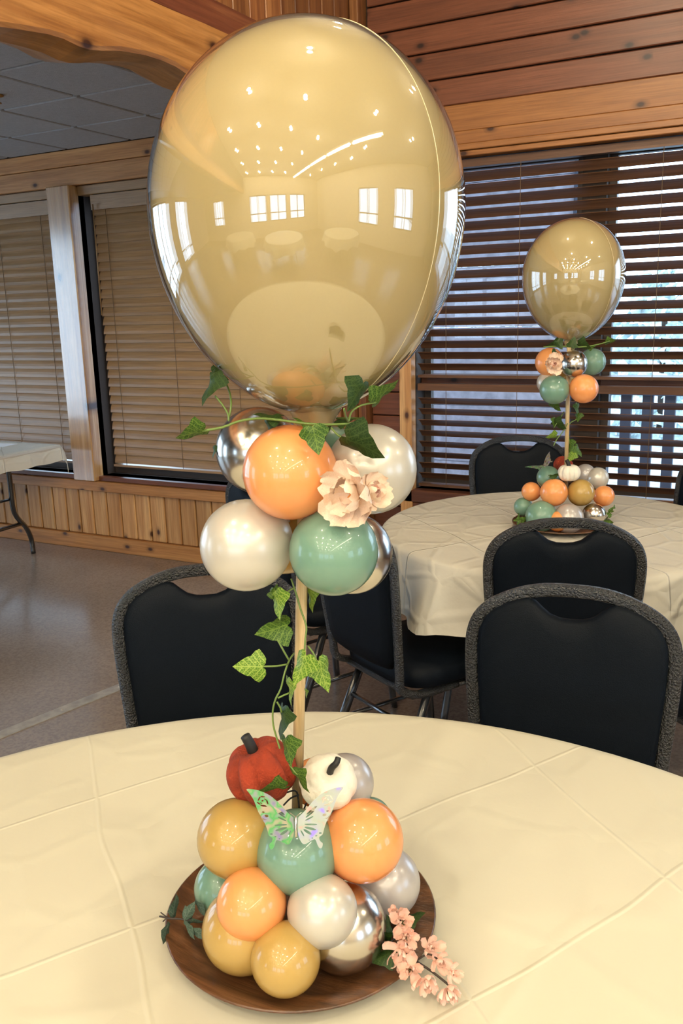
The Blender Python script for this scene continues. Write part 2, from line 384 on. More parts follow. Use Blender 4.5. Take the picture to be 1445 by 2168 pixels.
# wainscot planks under the left windows (0.12 m pitch, measured)
me = None
for k in range(42):
    x = -4.562+.1195*(k-14)
    if x > -2.3: continue
    if me is None:
        o = box('plank', (x+.003, WY, .10), (x+.1135, WY+.03, .41), M['pine_z'], wall, .005); me = o.data
    else:
        o = link('plank', me, None, wall); o.location = (x+.059, WY+.015, .255)
for k in range(20):                                   # planks below the right windows
    x = -1.84+.1195*k
    o = link('plank', me, None, wall); o.location = (x+.059, WY+.015, .255)
# dark cedar boards above the header, right of the beam
bz = [2.433, 2.555, 2.678, 2.80, 2.923, 3.045, 3.168, 3.29]
me = None
for k in range(7):
    for x0, x1 in ((-2.02, .9), (.903, 3.8)):
        if me is None:
            o = box('board', (x0, WY, bz[k]+.003), (x1, WY+.03, bz[k+1]-.004), M['cedar'], wall, .004); me = o.data
        else:
            o = link('board', me, None, wall); o.location = ((x0+x1)/2, WY+.015, (bz[k]+bz[k+1])/2)
# cedar boards of the narrow pier between corner post and right window
me = None
for k in range(17):
    z = .10+.1225*k
    if z > 2.2: break
    if me is None:
        o = box('board', (-2.03, WY, z+.003), (-1.862, WY+.03, z+.119), M['cedar'], wall, .003); me = o.data
    else:
        o = link('board', me, None, wall); o.location = (-1.946, WY+.015, z+.061)
T = iter(range(1, 60))
def trim(a, b, mat, label, bevel=.003): return struct(box('trim_%d' % next(T), a, b, mat, None, bevel), label)
trim((-6.9, WY-.012, 2.392), (-2.26, WY+.03, 2.483), M['pine'], 'upper pine header board over left windows')
trim((-6.9, WY-.004, 2.282), (-2.26, WY+.03, 2.390), M['pine'], 'lower pine header board over left windows')
for x0, x1 in ((-6.1, -4.195), (-3.995, -2.30)):
    trim((x0, WY+.02, 2.225), (x1, WY+.10, 2.279), M['slat_tan'], 'tan valance board of left blind')
trim((-2.02, WY-.015, 2.312), (4.4, WY+.03, 2.431), M['pine_hall'], 'golden header board with knots above right window')
trim((-1.86, WY-.03, 2.252), (4.4, WY+.03, 2.310), M['pine_hall'], 'golden casing strip over right window')
trim((-1.80, WY-.05, 2.222), (2.2, WY+.03, 2.250), M['pine_hall'], 'stepped moulding over right blind')
trim((-1.80, WY-.04, 2.196), (2.2, WY+.03, 2.220), M['pine_hall'], 'lower stepped moulding over right blind')
trim((-6.9, WY-.035, .405), (-2.26, WY+.03, .468), M['pine'], 'pine chair rail under left windows')
trim((-6.1, WY-.01, .470), (-2.30, WY+.12, .500), M['cedar'], 'dark window sill of left windows')
trim((-1.86, WY-.03, .505), (2.2, WY+.12, .57), M['cedar'], 'dark sill of right window')
trim((-1.86, WY-.02, .41), (2.2, WY+.03, .503), M['cedar'], 'chair rail under right window')
trim((-4.184, WY-.05, .47), (-4.0, WY+.08, 2.282), M['post'], 'varnished post between left windows', .006)
trim((-2.30, WY-.05, .47), (-2.26, WY+.08, 2.30), M['pine_z'], 'edge board of left window')
trim((-1.860, WY-.03, .10), (-1.793, WY+.03, 2.25), M['pine_z'], 'upright casing beside right window')
trim((-.978, WY+.13, .575), (-.875, WY+.2, 2.198), M['pine_z'], 'orange upright mullion behind blinds')
trim((.552, WY+.13, .575), (.655, WY+.2, 2.198), M['pine_z'], 'second upright mullion behind blinds')
trim((-2.255, WY-.12, 0), (-2.16, WY+.03, 3.28), M['cedar_z'], 'dark corner post board, left')
trim((-2.155, WY-.10, 0), (-2.085, WY+.03, 3.28), M['cedar_z'], 'dark corner post board, middle')
trim((-2.08, WY-.07, 0), (-2.035, WY+.03, 3.28), M['cedar_z'], 'dark corner post board, right')
struct(box('baseboard_back', (-6.9, WY-.02, 0), (-2.26, WY+.03, .098), M['pine'], None, .003), 'reddish pine baseboard under planks')
struct(box('baseboard_right', (-2.03, WY-.02, 0), (4.4, WY+.03, .098), M['cedar'], None, .003), 'dark baseboard under right window')

# windows: frames and panes behind the blinds
wi = 0
for (x0, x1), z0, z1 in [(o, zl0, zl1) for o in openL]+[(o, zr0, zr1) for o in openR]:
    wi += 1; yy = WY+.15
    fr = [((x0, yy, z0), (x0+.035, yy+.04, z1)), ((x1-.035, yy, z0), (x1, yy+.04, z1)), ((x0+.035, yy, z0), (x1-.035, yy+.04, z0+.04)), ((x0+.035, yy, z1-.04), (x1-.035, yy+.04, z1))]
    if z0 == zr0: fr.append(((x0+.035, yy, 1.10), (x1-.035, yy+.04, 1.165)))
    wn = struct(boxes('window_%d' % wi, fr, M['frame']))
    box('pane', (x0+.035, yy+.015, z0+.04), (x1-.035, yy+.02, z1-.04), M['glass'], wn)
# horizontal oak rail in front of the glass between upper and lower blinds
trim((-1.79, WY+.10, 1.10), (-.98, WY+.147, 1.165), M['cedar'], 'horizontal rail of right window, left bay')
trim((-.87, WY+.10, 1.10), (.55, WY+.147, 1.165), M['cedar'], 'horizontal rail of right window, right bay')

# blinds ------------------------------------------------------------------
def blind(name, label, x0, x1, z0, z1, pitch, width, tilt, mat, y, cords):
    t = thing(name, label, 'window blind', ((x0+x1)/2, y, z0), 0, 'wooden slat blinds in the windows')
    L = x1-x0
    box('head_rail', (x0, y-.03, z1-(.035 if tilt < 0 else .085)), (x1, y+.02, z1), mat, t)
    box('bottom_rail', (x0, y-width*.4, z0), (x1, y+width*.4, z0+.014), mat, t)
    bm = bmesh.new(); h = .0015
    vs = []
    for s, zz in ((-1, 0), (-.5, .0035), (0, .0045), (.5, .0035), (1, 0)):
        vs.append([bm.verts.new((e*L/2, s*width/2, zz+d)) for e in (-1, 1) for d in (-h, h)])
    for a, b in zip(vs, vs[1:]):
        bm.faces.new((a[1], a[3], b[3], b[1])); bm.faces.new((a[0], b[0], b[2], a[2]))
        bm.faces.new((a[0], a[1], b[1], b[0])); bm.faces.new((a[2], b[2], b[3], a[3]))
    bm.faces.new((vs[0][0], vs[0][2], vs[0][3], vs[0][1])); bm.faces.new((vs[-1][0], vs[-1][1], vs[-1][3], vs[-1][2]))
    me = None; z = z0+.014+pitch*.7
    rnd = random.Random(name+label)
    while z < z1-.045:
        if me is None:
            o = from_bm('slat', bm, mat, t); me = o.data
        else: o = link('slat', me, None, t)
        o.location = (0, 0, z-z0); o.rotation_euler = (tilt+rnd.uniform(-.03, .03), rnd.uniform(-.0012, .0012), 0)
        z += pitch
    for cx in cords:
        dy = width/2*math.cos(tilt)+.003
        bmc = sweep([(cx-t.location.x, -dy, 0), (cx-t.location.x, -dy, z1-z0)], .0016, 5)
        from_bm('ladder_cord', bmc, M['cord'], t)
    return t
# inner edge high, outer edge low (measured from how the gaps change with height)
TR = -.62
blind('window_blind', 'upper wooden blind, half open, in the right window behind the small centrepiece', -1.775, .60, 1.155, 2.19, .0566, .062, TR, M['slat'], WY+.045, (-1.62, -1.25, -.62, -.1))
blind('window_blind', 'lower wooden blind, half open, below the rail of the right window', -1.775, .60, .585, 1.125, .0566, .062, TR, M['slat'], WY+.045, (-1.62, -1.25, -.62, -.1))
b1 = blind('window_blind', 'closed tan blind right of the varnished post, left of the big balloon', -3.90, -2.33, .565, 2.22, .0542, .066, 1.17, M['slat_tan'], WY+.055, (-3.80, -3.35, -2.9, -2.45))
tube('tilt_wand', [(.0-.73-.02, -.05, 1.6), (-.75, -.055, .95)], .004, M['slat_tan'], b1, seg=6)
blind('window_blind', 'closed greyish tan blind left of the varnished post', -6.05, -4.215, .565, 2.22, .0542, .066, 1.22, M['slat_tan'], WY+.055, (-5.6, -5.0, -4.72, -4.34))

# low ceiling over the left bay ---------------------------------------------
TP = .487
zc = 2.485
lowc = struct(box('ceiling', (XL, YB, zc+.02), (-2.24, WY+.03, zc+.06), M['grid']), 'low dropped ceiling of grey tiles')
me = None
gx = -2.55; gy = 3.26+TP
for i in range(-1, 6):
    for j in range(0, 8):
        x1 = gx-TP*i; y1 = gy-TP*j
        ym, yM = y1-TP+.009, min(y1-.009, WY-.013)
        xm, xM = x1-TP+.009, min(x1-.009, -2.245)
        if me is None and j == 1 and i == 0: pass
        o = box('ceiling_tile', (xm, ym, zc), (xM, yM, zc+.018), M['tile'], lowc, .004)
for i in range(-1, 6):
    x1 = gx-TP*i
    box('ceiling_tile', (x1-TP+.009, gy+.006, zc), (min(x1-.009, -2.245), WY-.013, zc+.018), M['tile'], lowc, .004)
spr = thing('fire_sprinkler', 'small brass sprinkler head under the grey tile ceiling', 'sprinkler', (-3.30, 3.04, zc), 0)
lathe('escutcheon', [(0, 0), (.03, 0), (.028, -.006), (.012, -.01), (0, -.01)], plain('brass', (.35, .2, .07), .35, metal=.8), spr)
lathe('spray_head', [(0, -.01), (.006, -.01), (.006, -.03), (.017, -.032), (.017, -.036), (0, -.036)], bpy.data.materials['brass'], spr)

# scalloped log beam between hall and low bay
edge = [(-6.0, 2.32), (.5, 2.31), (1.2, 2.29), (1.6, 2.275), (1.898, 2.288), (1.957, 2.296), (2.016, 2.303), (2.079, 2.311), (2.143, 2.314), (2.21, 2.308), (2.259, 2.31), (2.31, 2.319), (2.397, 2.338), (2.516, 2.350), (2.602, 2.352), (2.673, 2.348), (2.737, 2.337), (2.85, 2.325), (3.1, 2.34), (3.4, 2.36), (3.7, 2.345), (4.08, 2.33)]
bm = bmesh.new(); rings = []
for y, z in edge:
    pr = [(-2.02, 2.525), (-2.016, 2.42), (-2.022, z+.012), (-2.03, z), (-2.12, z-.006+.02*math.sin(y*5)), (-2.22, z+.004+.012*math.sin(y*7+1)), (-2.235, z+.02), (-2.235, 2.525)]
    rings.append([bm.verts.new((px+.004*math.sin(y*9+pz*20), y, pz)) for px, pz in pr])
for a, b in zip(rings, rings[1:]):
    for k in range(8): bm.faces.new((a[k], a[(k+1) % 8], b[(k+1) % 8], b[k]))
bm.faces.new(rings[0]); bm.faces.new(rings[-1][::-1])
beam = from_bm('trim_%d' % next(T), bm, M['pine_y']); struct(beam, 'golden log beam with scalloped lower edge')
trim((-2.20, YB, 2.530), (-2.035, WY-.13, 2.632), M['cedar_y'], 'dark cedar board lying above the log beam')
wl = struct(box('wall_left', (-2.25, YB, 2.635), (-2.09, WY-.13, ZT), M['shadow']), 'gable wall above the beam')
me = None
y = WY-.13
while y > -1:
    if me is None:
        o = box('board', (-2.09, y-.118, 2.635), (-2.065, y-.002, ZT-.01), M['cedar_z'], wl, .003); me = o.data; l0 = o.location.copy(); y0 = y
    else:
        o = link('board', me, None, wl); o.location = l0+Vector((0, y-y0, 0))
    y -= .12

# remaining shell: hall ceiling and the walls behind the photographer, with their windows
struct(box('ceiling_hall', (-2.3, YB, ZT), (XR, WY+.2, ZT+.1), M['plaster']), 'pale plaster hall ceiling')
def windowed(name, along, fixed, t0, t1, z1, opens, zo0, zo1, thick, label):
    lst = []
    def b(a0, a1, z0_, z1_):
        if along == 'x': lst.append(((a0, min(fixed, fixed+thick), z0_), (a1, max(fixed, fixed+thick), z1_)))
        else: lst.append(((min(fixed, fixed+thick), a0, z0_), (max(fixed, fixed+thick), a1, z1_)))
    b(t0, t1, 0, zo0); b(t0, t1, zo1, z1); p = t0
    for a0, a1 in opens: b(p, a0, zo0, zo1); p = a1
    b(p, t1, zo0, zo1)
    o = struct(boxes(name, lst, M['plaster']), label)
    for a0, a1 in opens:
        global wi
        wi += 1; mid = (a0+a1)/2; l2 = []; th = thick*.5
        def fbx(q0, q1, z0_, z1_):
            if along == 'x': l2.append(((q0, min(fixed+th, fixed+th*1.4), z0_), (q1, max(fixed+th, fixed+th*1.4), z1_)))
            else: l2.append(((min(fixed+th, fixed+th*1.4), q0, z0_), (max(fixed+th, fixed+th*1.4), q1, z1_)))
        fbx(a0, a0+.05, zo0, zo1); fbx(a1-.05, a1, zo0, zo1); fbx(mid-.03, mid+.03, zo0, zo1)
        fbx(a0, a1, zo0, zo0+.05); fbx(a0, a1, zo1-.05, zo1); fbx(a0, a1, zo0+.42, zo0+.47)
        wn = struct(boxes('window_%d' % wi, l2, M['frame']))
        f = fixed+th*1.2
        if along == 'x': box('pane', (a0+.01, f-.003, zo0+.01), (a1-.01, f+.003, zo1-.01), M['glass'], wn)
        else: box('pane', (f-.003, a0+.01, zo0+.01), (f+.003, a1-.01, zo1-.01), M['glass'], wn)
windowed('wall_front', 'x', YB, XL, XR, ZT, [(-5.6, -4.4), (-1.6, -.2), (.1, 1.5), (1.8, 3.2)], .8, 2.2, -.2, 'wall behind the photographer')
windowed('wall_side', 'y', XL, YB, WY+.2, ZT, [(-2.6, -1.2), (.2, 1.6), (1.7, 3.1)], .10, 2.4, -.2, 'far left side wall')
windowed('wall_right', 'y', XR, YB, WY+.2, ZT, [(-1.6, -.2), (1.0, 2.4)], .8, 2.3, .2, 'right side wall')

# downlights (recessed fixtures in the hall ceiling, the last one added) and the fluorescent row
M['lamp'] = emit_mat('downlight_bulb', (1, .865, .62), LAMP_W*25)
M['lampring'] = plain('white_lamp_ring', (.7, .7, .7), .5)
M['fluo'] = emit_mat('fluorescent_tube', (1, .88, .66), 32)
spots = [(x_, y_) for y_ in (-4.8, -3.4, -2.2, -1.1) for x_ in (-1.6, -.7, .2, 1.1, 3.1)]+[(-1.0, -.1), (.1, -.1), (2.6, -.1), (-.4, .9), (1.3, .9), (.5, 2.6), (2.4, 2.2), (-.9, 2.3)]  # last downlight is added to brighten the farther table
proto = None
for i, (x, yv) in enumerate(spots):
    if True:
        lab = 'recessed round downlight in the pale hall ceiling'
        if proto is None:
            proto = thing('downlight', lab, 'ceiling light', (x, yv, ZT), 0, 'recessed downlights in the hall ceiling')
            lathe('trim_ring', [(.052, -.001), (.075, -.001), (.075, -.01), (.052, -.01)], M['lampring'], proto, 20)
            lathe('bulb', [(0, -.075), (.018, -.070), (.031, -.056), (.036, -.040), (.031, -.022), (.018, -.006), (0, -.003)], M['lamp'], proto, 12)
        else: dup(proto, (x, yv, ZT), 0, lab)
proto = None
for k in range(5):
    loc = (2.1, -5.2+1.35*k, ZT)
    if proto is None:
        proto = thing('fluorescent_light', 'long fluorescent strip light on the hall ceiling', 'ceiling light', loc, 0, 'fluorescent strips on the hall ceiling')
        box('housing', (loc[0]-.08, loc[1]-.62, ZT-.05), (loc[0]+.08, loc[1]+.62, ZT-.001), M['lampring'], proto)
        box('tube', (loc[0]-.05, loc[1]-.6, ZT-.07), (loc[0]+.05, loc[1]+.6, ZT-.051), M['fluo'], proto)
    else: dup(proto, loc, 0, 'long fluorescent strip light on the hall ceiling')

# outside: deck, railing, wing of the house, shrubs ------------------------------
M['deck'] = plain('grey_deck', (.34, .34, .40), .7, noise=.2, nscale=6)
M['siding'] = plain('grey_siding', (.44, .43, .49), .8, noise=.25, nscale=14)
M['ground'] = plain('pale_gravel', (.40, .43, .45), .9, noise=.45, nscale=9)
M['rail'] = plain('weathered_rail', (.06, .07, .10), .7)
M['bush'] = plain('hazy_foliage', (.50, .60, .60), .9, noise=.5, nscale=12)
struct(box('deck_outside', (-9, WY+.25, -.12), (6, 7.2, -.02), M['deck']), 'grey deck outside the window')
struct(box('ground_outside', (-30, 7.2, -.5), (30, 60, -.3), M['ground']), 'pale ground outside the window')
wing = thing('house_wing', 'grey clapboard wing of the building outside the right window', 'building', (-3.4, 6.6, 0))
M['siding2'] = M['siding']
for k in range(20):
    box('clapboard', (-5.2, 6.55, .0+.15*k), (-1.55, 6.62+.012*(k % 2), .146+.15*k), M['siding'], wing)
box('corner_board', (-1.55, 6.53, 0), (-1.46, 6.9, 3.0), M['rail'], wing)
box('soffit', (-5.4, 5.9, 3.0), (-1.3, 6.9, 3.1), M['siding'], wing)
dr = thing('deck_railing', 'dark railing with square balusters on the deck outside the right window', 'railing', (0, 6.3, -.02))
box('top_rail', (-1.42, 6.26, .88), (2.2, 6.36, .94), M['rail'], dr)
box('bottom_rail', (-1.42, 6.28, .08), (2.2, 6.34, .13), M['rail'], dr)
me = None
for k in range(25):
    x = -1.41+.144*k
    if me is None:
        o = box('baluster', (x, 6.28, .13), (x+.07, 6.33, .88), M['rail'], dr); me = o.data
    else:
        o = link('baluster', me, None, dr); o.location = (x+.035, .005, .525)
def shrub(loc, r, h, label, sd):
    rn = random.Random(sd); t = thing('shrub', label, 'shrub', loc, 0, 'pale shrubs beyond the deck')
    bm = bmesh.new()
    for k in range(650):
        a = rn.uniform(0, 2*PI); q = math.sqrt(rn.random())*r; z = rn.random()*h; q *= math.sin(min(1, .25+z/h)*PI*.8)
        p = Vector((q*math.cos(a), q*math.sin(a), z)); s = rn.uniform(.06, .14)
        d1 = Vector((rn.uniform(-1, 1), rn.uniform(-1, 1), rn.uniform(-1, 1))).normalized()*s; d2 = d1.orthogonal().normalized()*s*.6
        vs = [bm.verts.new(p+v) for v in (d1, d2, -d1, -d2)]; bm.faces.new(vs)
    o = from_bm('foliage', bm, M['bush'], t); o['kind'] = 'stuff'
    tube('stem', [(0, 0, 0), (0, 0, h*.7)], .04, M['twig'], t, seg=6)
for k, (x, yv, r, h) in enumerate([(-1.7, 12.4, .95, 2.2), (-4.4, 14, 1.2, 2.6), (.5, 12, .9, 1.9), (2.8, 12.5, 1.0, 2.3)]):
    shrub((x, yv, -.3), r, h, ['leafy shrub straight out beyond the deck railing', 'leafy shrub farther left behind the house wing', 'low leafy shrub beyond the railing, right', 'leafy shrub at the far right beyond the railing'][k], k)

# ---------------------------------------------------------------- tables and cloths
def round_table(c, R, label, seg=48):
    t = thing('round_table', label, 'table', (c[0], c[1], 0), 0, 'round folding banquet tables')
    lathe('tabletop', [(0, .722), (R-.01, .722), (R, .73), (R, .748), (R-.008, .754), (0, .754)], M['table'], t, seg)
    for s in (-1, 1):
        for q in (-1, 1):
            tube('leg', smoothpath([(s*R*.45, q*R*.3, .72), (s*R*.5, q*R*.32, .4), (s*R*.55, q*R*.45, .0)], 3), .014, M['leg'], t, seg=8)
        tube('crossbar', [(s*R*.5, -R*.32, .4), (s*R*.5, R*.32, .4)], .010, M['leg'], t, seg=6)
    return t
def cloth(c, R, hem, label, mat, seed, folds=11, fold=.055, seg=176):
    rn = random.Random(seed); ph = [rn.uniform(0, 6.28) for _ in range(6)]
    def tri(x): x = (x/(2*PI)) % 1; return 4*abs(x-.5)-1
    bm = bmesh.new(); rings = []
    spec = [(0, 0)]+[(R*k/12, 0) for k in range(1, 12)]+[(R-.02, 0), (R-.006, .0015), (R+.004, .008), (R+.008, .02)]
    for r, dz in spec:
        if r == 0: rings.append([bm.verts.new((0, 0, .7595))]); continue
        ring = []
        for k in range(seg):
            a = 2*PI*k/seg
            wv = .0016*math.sin(5*a+ph[0]+r*9)*math.sin(7*r+ph[1])+.0012*math.sin(11*a+ph[2])*(r/R)
            if dz > .001: wv *= .3
            ring.append(bm.verts.new((r*math.cos(a), r*math.sin(a), .7605+abs(wv)-dz)))
        rings.append(ring)
    nd = 10
    for d in range(1, nd+1):
        f = d/nd; ring = []
        for k in range(seg):
            a = 2*PI*k/seg
            drop = (.76-.02-hem)*(1+.16*math.sin(4*a+ph[3])+.08*tri(folds*a+ph[4]))
            amp = fold*f**.8
            wob = tri(folds*a+ph[4]+1.2*math.sin(3*a+ph[5]))*amp + tri(2.6*folds*a+ph[2]+f*1.3)*amp*.3
            r = R+.010+.030*f+wob*.9+amp*.6
            ring.append(bm.verts.new((r*math.cos(a), r*math.sin(a), .7405-drop*f)))
        rings.append(ring)
    for a, b in zip(rings, rings[1:]):
        for k in range(seg):
            k2 = (k+1) % seg
            if len(a) == 1: bm.faces.new((a[0], b[k], b[k2]))
            else: bm.faces.new((a[k], b[k], b[k2], a[k2]))
    for f in bm.faces: f.smooth = True
    me = bpy.data.meshes.new('tablecloth'); bm.to_mesh(me); bm.free()
    o = link('tablecloth', me, mat); o.location = (c[0], c[1], 0)
    tag(o, label, 'tablecloth', 'plastic cloths on the round tables'); return o
T1, R1 = (-.40, .505), .922
T2, R2 = (-.72, 2.93), .60
round_table(T1, R1-.01, 'large round table nearest the camera, under the smooth cream cloth')
CL1 = cloth(T1, R1, .54, 'cream plastic cloth with fold creases on the nearest round table', M['cloth'], 3)
round_table(T2, R2-.01, 'farther round table by the blinds, under the translucent white cloth')
CL2 = cloth(T2, R2, .54, 'thin translucent white cloth on the farther table, hanging in folds', M['cloth_thin'], 5, folds=9, fold=.045)
for k, (x, yv, R, lab) in enumerate([(.3, -2.6, .8, 'the room behind the photographer, middle'), (2.6, -1.5, .8, 'the room behind the photographer, near the right wall'), (-1.9, -3.4, .8, 'the room behind the photographer, left')]):
    round_table((x, yv), R-.01, 'round table in '+lab); cloth((x, yv), R, .5, 'white cloth on the round table in '+lab, M['cloth'], 20+k)

# folding table at the far left
ft = thing('folding_table', 'rectangular folding table with bent black legs by the left windows', 'table', (-4.75, 3.58, 0))
def loc(p): return (p[0]+4.75, p[1]-3.58, p[2])
box('tabletop', (-5.9, 3.2, .70), (-4.06, 3.955, .735), M['table'], ft, .008)
XF = -4.40
for s in (1, -1):
    yc = 3.58
    pts = [(XF+.16, yc+s*.10, .70), (XF+.13, yc+s*.13, .52), (XF+.09, yc+s*.17, .33), (XF+.03, yc+s*.30, .20), (XF-.01, yc+s*.37, .10), (XF-.01, yc+s*.375, 0)]
    tube('leg', [loc(p) for p in smoothpath(pts, 4)], .016, M['leg'], ft, seg=10)
tube('crossbar', [loc((XF+.05, 3.58-.26, .235)), loc((XF+.05, 3.58+.26, .235))], .013, M['leg'], ft, seg=8)
tube('brace', [loc((XF+.10, 3.58, .40)), loc((XF-.5, 3.58, .69))], .009, M['leg'], ft, seg=8)
tube('upper_crossbar', [loc((XF+.10, 3.58-.16, .42)), loc((XF+.10, 3.58+.16, .42))], .009, M['leg'], ft, seg=8)
for s in (1, -1): tube('leg', [loc((-5.6, 3.58+s*.3, .70)), loc((-5.6, 3.58+s*.33, 0))], .016, M['leg'], ft, seg=10)
bm = bmesh.new(); nx, ny = 44, 30; grid = []
for i in range(nx+1):
    row = []
    for j in range(ny+1):
        u = -6.05+(2.07)*i/nx; v = 3.10+.95*j/ny
        ex = max(0, u-(-4.052)); ey = max(0, v-3.962, 3.193-v)
        x = min(u, -4.052)+.02*min(1, ex*8)*math.sin(v*21)*.6; yv = min(max(v, 3.193), 3.962)
        z = .7385-ex*1.35-ey-(.004*math.sin(v*30) if ex else 0)
        if ex or ey: x += ex*.1; yv += (.012 if v > 3.9 else -.012)*min(1, ey*20)+.02*ey*math.sin(u*25)
        row.append(bm.verts.new((x, yv, z)))
    grid.append(row)
for i in range(nx):
    for j in range(ny): bm.faces.new((grid[i][j], grid[i+1][j], grid[i+1][j+1], grid[i][j+1]))
o = from_bm('tablecloth', bm, M['cloth_thin'], None, True); tag(o, 'thin plastic cover hanging over the end of the folding table', 'tablecloth')
o = box('paper_sheet', (-4.70, 3.74, .7395), (-4.35, 3.86, .7415), M['paper']); o.rotation_euler.z = .1; tag(o, 'white sheet of paper lying on the folding table', 'paper')

# floor seam strip with screws
a, b = PZ(0, 1557, 0), PZ(262, 1452, 0); dd = (b-a).normalized(); a2 = a-dd*2.0; b2 = b+dd*1.55; pn = Vector((-dd.y, dd.x, 0))
strip = thing('floor_strip', 'worn grey threshold strip screwed to the floor at left', 'floor strip', (a.x, a.y, 0))
bm = bmesh.new()
q = [a2-pn*.028, b2-pn*.028, b2+pn*.028, a2+pn*.028]
lo = [bm.verts.new(v-a+Vector((0, 0, .0002))) for v in q]; hi = [bm.verts.new(v-a+Vector((0, 0, .0035))) for v in q]
bm.faces.new(lo[::-1]); bm.faces.new(hi)
for k in range(4): bm.faces.new((lo[k], lo[(k+1) % 4], hi[(k+1) % 4], hi[k]))
from_bm('metal_strip', bm, plain('dull_grey_strip', (.33, .31, .29), .45, noise=.3, nscale=20), strip)
scr = plain('screw_head', (.55, .52, .48), .35, metal=.6)
for k in range(14):
    o = lathe('screw', [(0, .006), (.004, .0055), (.006, .0035), (.006, .003)], scr, strip, 8); o.location = a2-a+dd*(.1+.27*k)

# ---------------------------------------------------------------- chairs
def make_chair(label):
    t = thing('banquet_chair', label, 'chair', (0, 0, 0), 0, 'black padded banquet chairs')
    H = .95
    def bk(u, z):            # point on the reclined back plane
        return Vector((u, -.20-(z-.44)*.11, z))
    half = [(0, 0), (.05, -.002), (.095, -.011), (.135, -.027), (.168, -.047), (.190, -.072), (.2015, -.105), (.2035, -.145), (.200, -.21), (.192, -.30), (.183, -.40), (.177, -.47), (.172, -.515)]
    right = smoothpath([bk(u-.0, H-.012+h) for u, h in half]+[Vector((.170, -.165, .400)), Vector((.170, -.10, .385)), Vector((.170, .02, .385))], 3)
    path = [Vector((-p.x, p.y, p.z)) for p in right[::-1]][:-1]+right
    n = Vector((0, -1, -.17)).normalized()
    bm = bmesh.new(); rings = []
    for i, p in enumerate(path):
        tg = (path[min(i+1, len(path)-1)]-path[max(i-1, 0)]).normalized()
        nn = (n-tg*tg.dot(n))
        if nn.length < .3: nn = Vector((0, .0, -1))-tg*tg.dot(Vector((0, 0, -1)))
        nn.normalize(); bi = tg.cross(nn)
        rings.append([bm.verts.new(p+bi*.0145*math.copysign(abs(math.cos(a))**.7, math.cos(a))+nn*.0115*math.copysign(abs(math.sin(a))**.7, math.sin(a))) for a in [2*PI*k/12 for k in range(12)]])
    for a_, b_ in zip(rings, rings[1:]):
        for k in range(12): bm.faces.new((a_[k], a_[(k+1) % 12], b_[(k+1) % 12], b_[k]))
    bm.faces.new(rings[0]); bm.faces.new(rings[-1])
    from_bm('back_frame', bm, M['tube'], t, True)
    # padded panel with the hand-hold notch
    out = [(0, -.070), (.022, -.069), (.042, -.062), (.058, -.049), (.071, -.037), (.085, -.031), (.105, -.034), (.128, -.043), (.156, -.060), (.173, -.080), (.184, -.108), (.186, -.145), (.183, -.21), (.176, -.30), (.168, -.38), (.160, -.44), (.14, -.47), (.08, -.478), (0, -.48)]
    full = out+[(-u, h) for u, h in out[-2:0:-1]]
    bm = bmesh.new()
    def ring(s, dpt):
        c = (0, -.26)
        r_ = []
        for u, h in full:
            uu = c[0]+(u-c[0])*s; hh = c[1]+(h-c[1])*s
            r_.append(bm.verts.new(bk(uu, H+hh)+n*dpt))
        return r_
    full = [(u*1.035, h) for u, h in full]
    rs = [ring(.35, -.021), ring(.75, -.0205), ring(.93, -.018), ring(.985, -.011), ring(1.0, 0), ring(.985, .011), ring(.93, .018), ring(.75, .0205), ring(.35, .021)]
    m_ = len(full)
    for a_, b_ in zip(rs, rs[1:]):
        for k in range(m_): bm.faces.new((a_[k], a_[(k+1) % m_], b_[(k+1) % m_], b_[k]))
    bm.faces.new(rs[0]); bm.faces.new(rs[-1])
    from_bm('backrest', bm, M['vinyl'], t, True)
    # seat cushion
    def sq(r, z, a):
        e = .5; x = math.copysign(abs(math.cos(a))**e, math.cos(a)); y_ = math.copysign(abs(math.sin(a))**e, math.sin(a))
        return (r*x*.205, .03+r*y_*.205, z)
    lathe('seat', [(0, .400), (.9, .402), (.985, .412), (1.0, .435), (.985, .457), (.9, .470), (.6, .478), (0, .482)], M['vinyl'], t, 40, sq)
    tube('seat_frame', [(-.17, -.15, .390), (-.17, .19, .390), (.17, .19, .390), (.17, -.15, .390)], .012, M['tube'], t, seg=6, closed=True)
    for s in (-1, 1):
        tube('leg', [(s*.168, -.09, .385), (s*.178, -.16, .22), (s*.19, -.26, .0)], .014, M['leg'], t, seg=8, squash=(1.25, .8))
        tube('leg', smoothpath([(s*.168, .02, .385), (s*.172, .12, .375), (s*.176, .175, .31), (s*.182, .20, .15), (s*.188, .215, .0)], 3), .014, M['leg'], t, seg=8, squash=(1.25, .8))
        tube('stretcher', [(s*.180, -.175, .19), (s*.181, .195, .19)], .008, M['leg'], t, seg=6)
    tube('stretcher', [(-.175, -.14, .27), (.175, -.14, .27)], .008, M['leg'], t, seg=6)
    return t
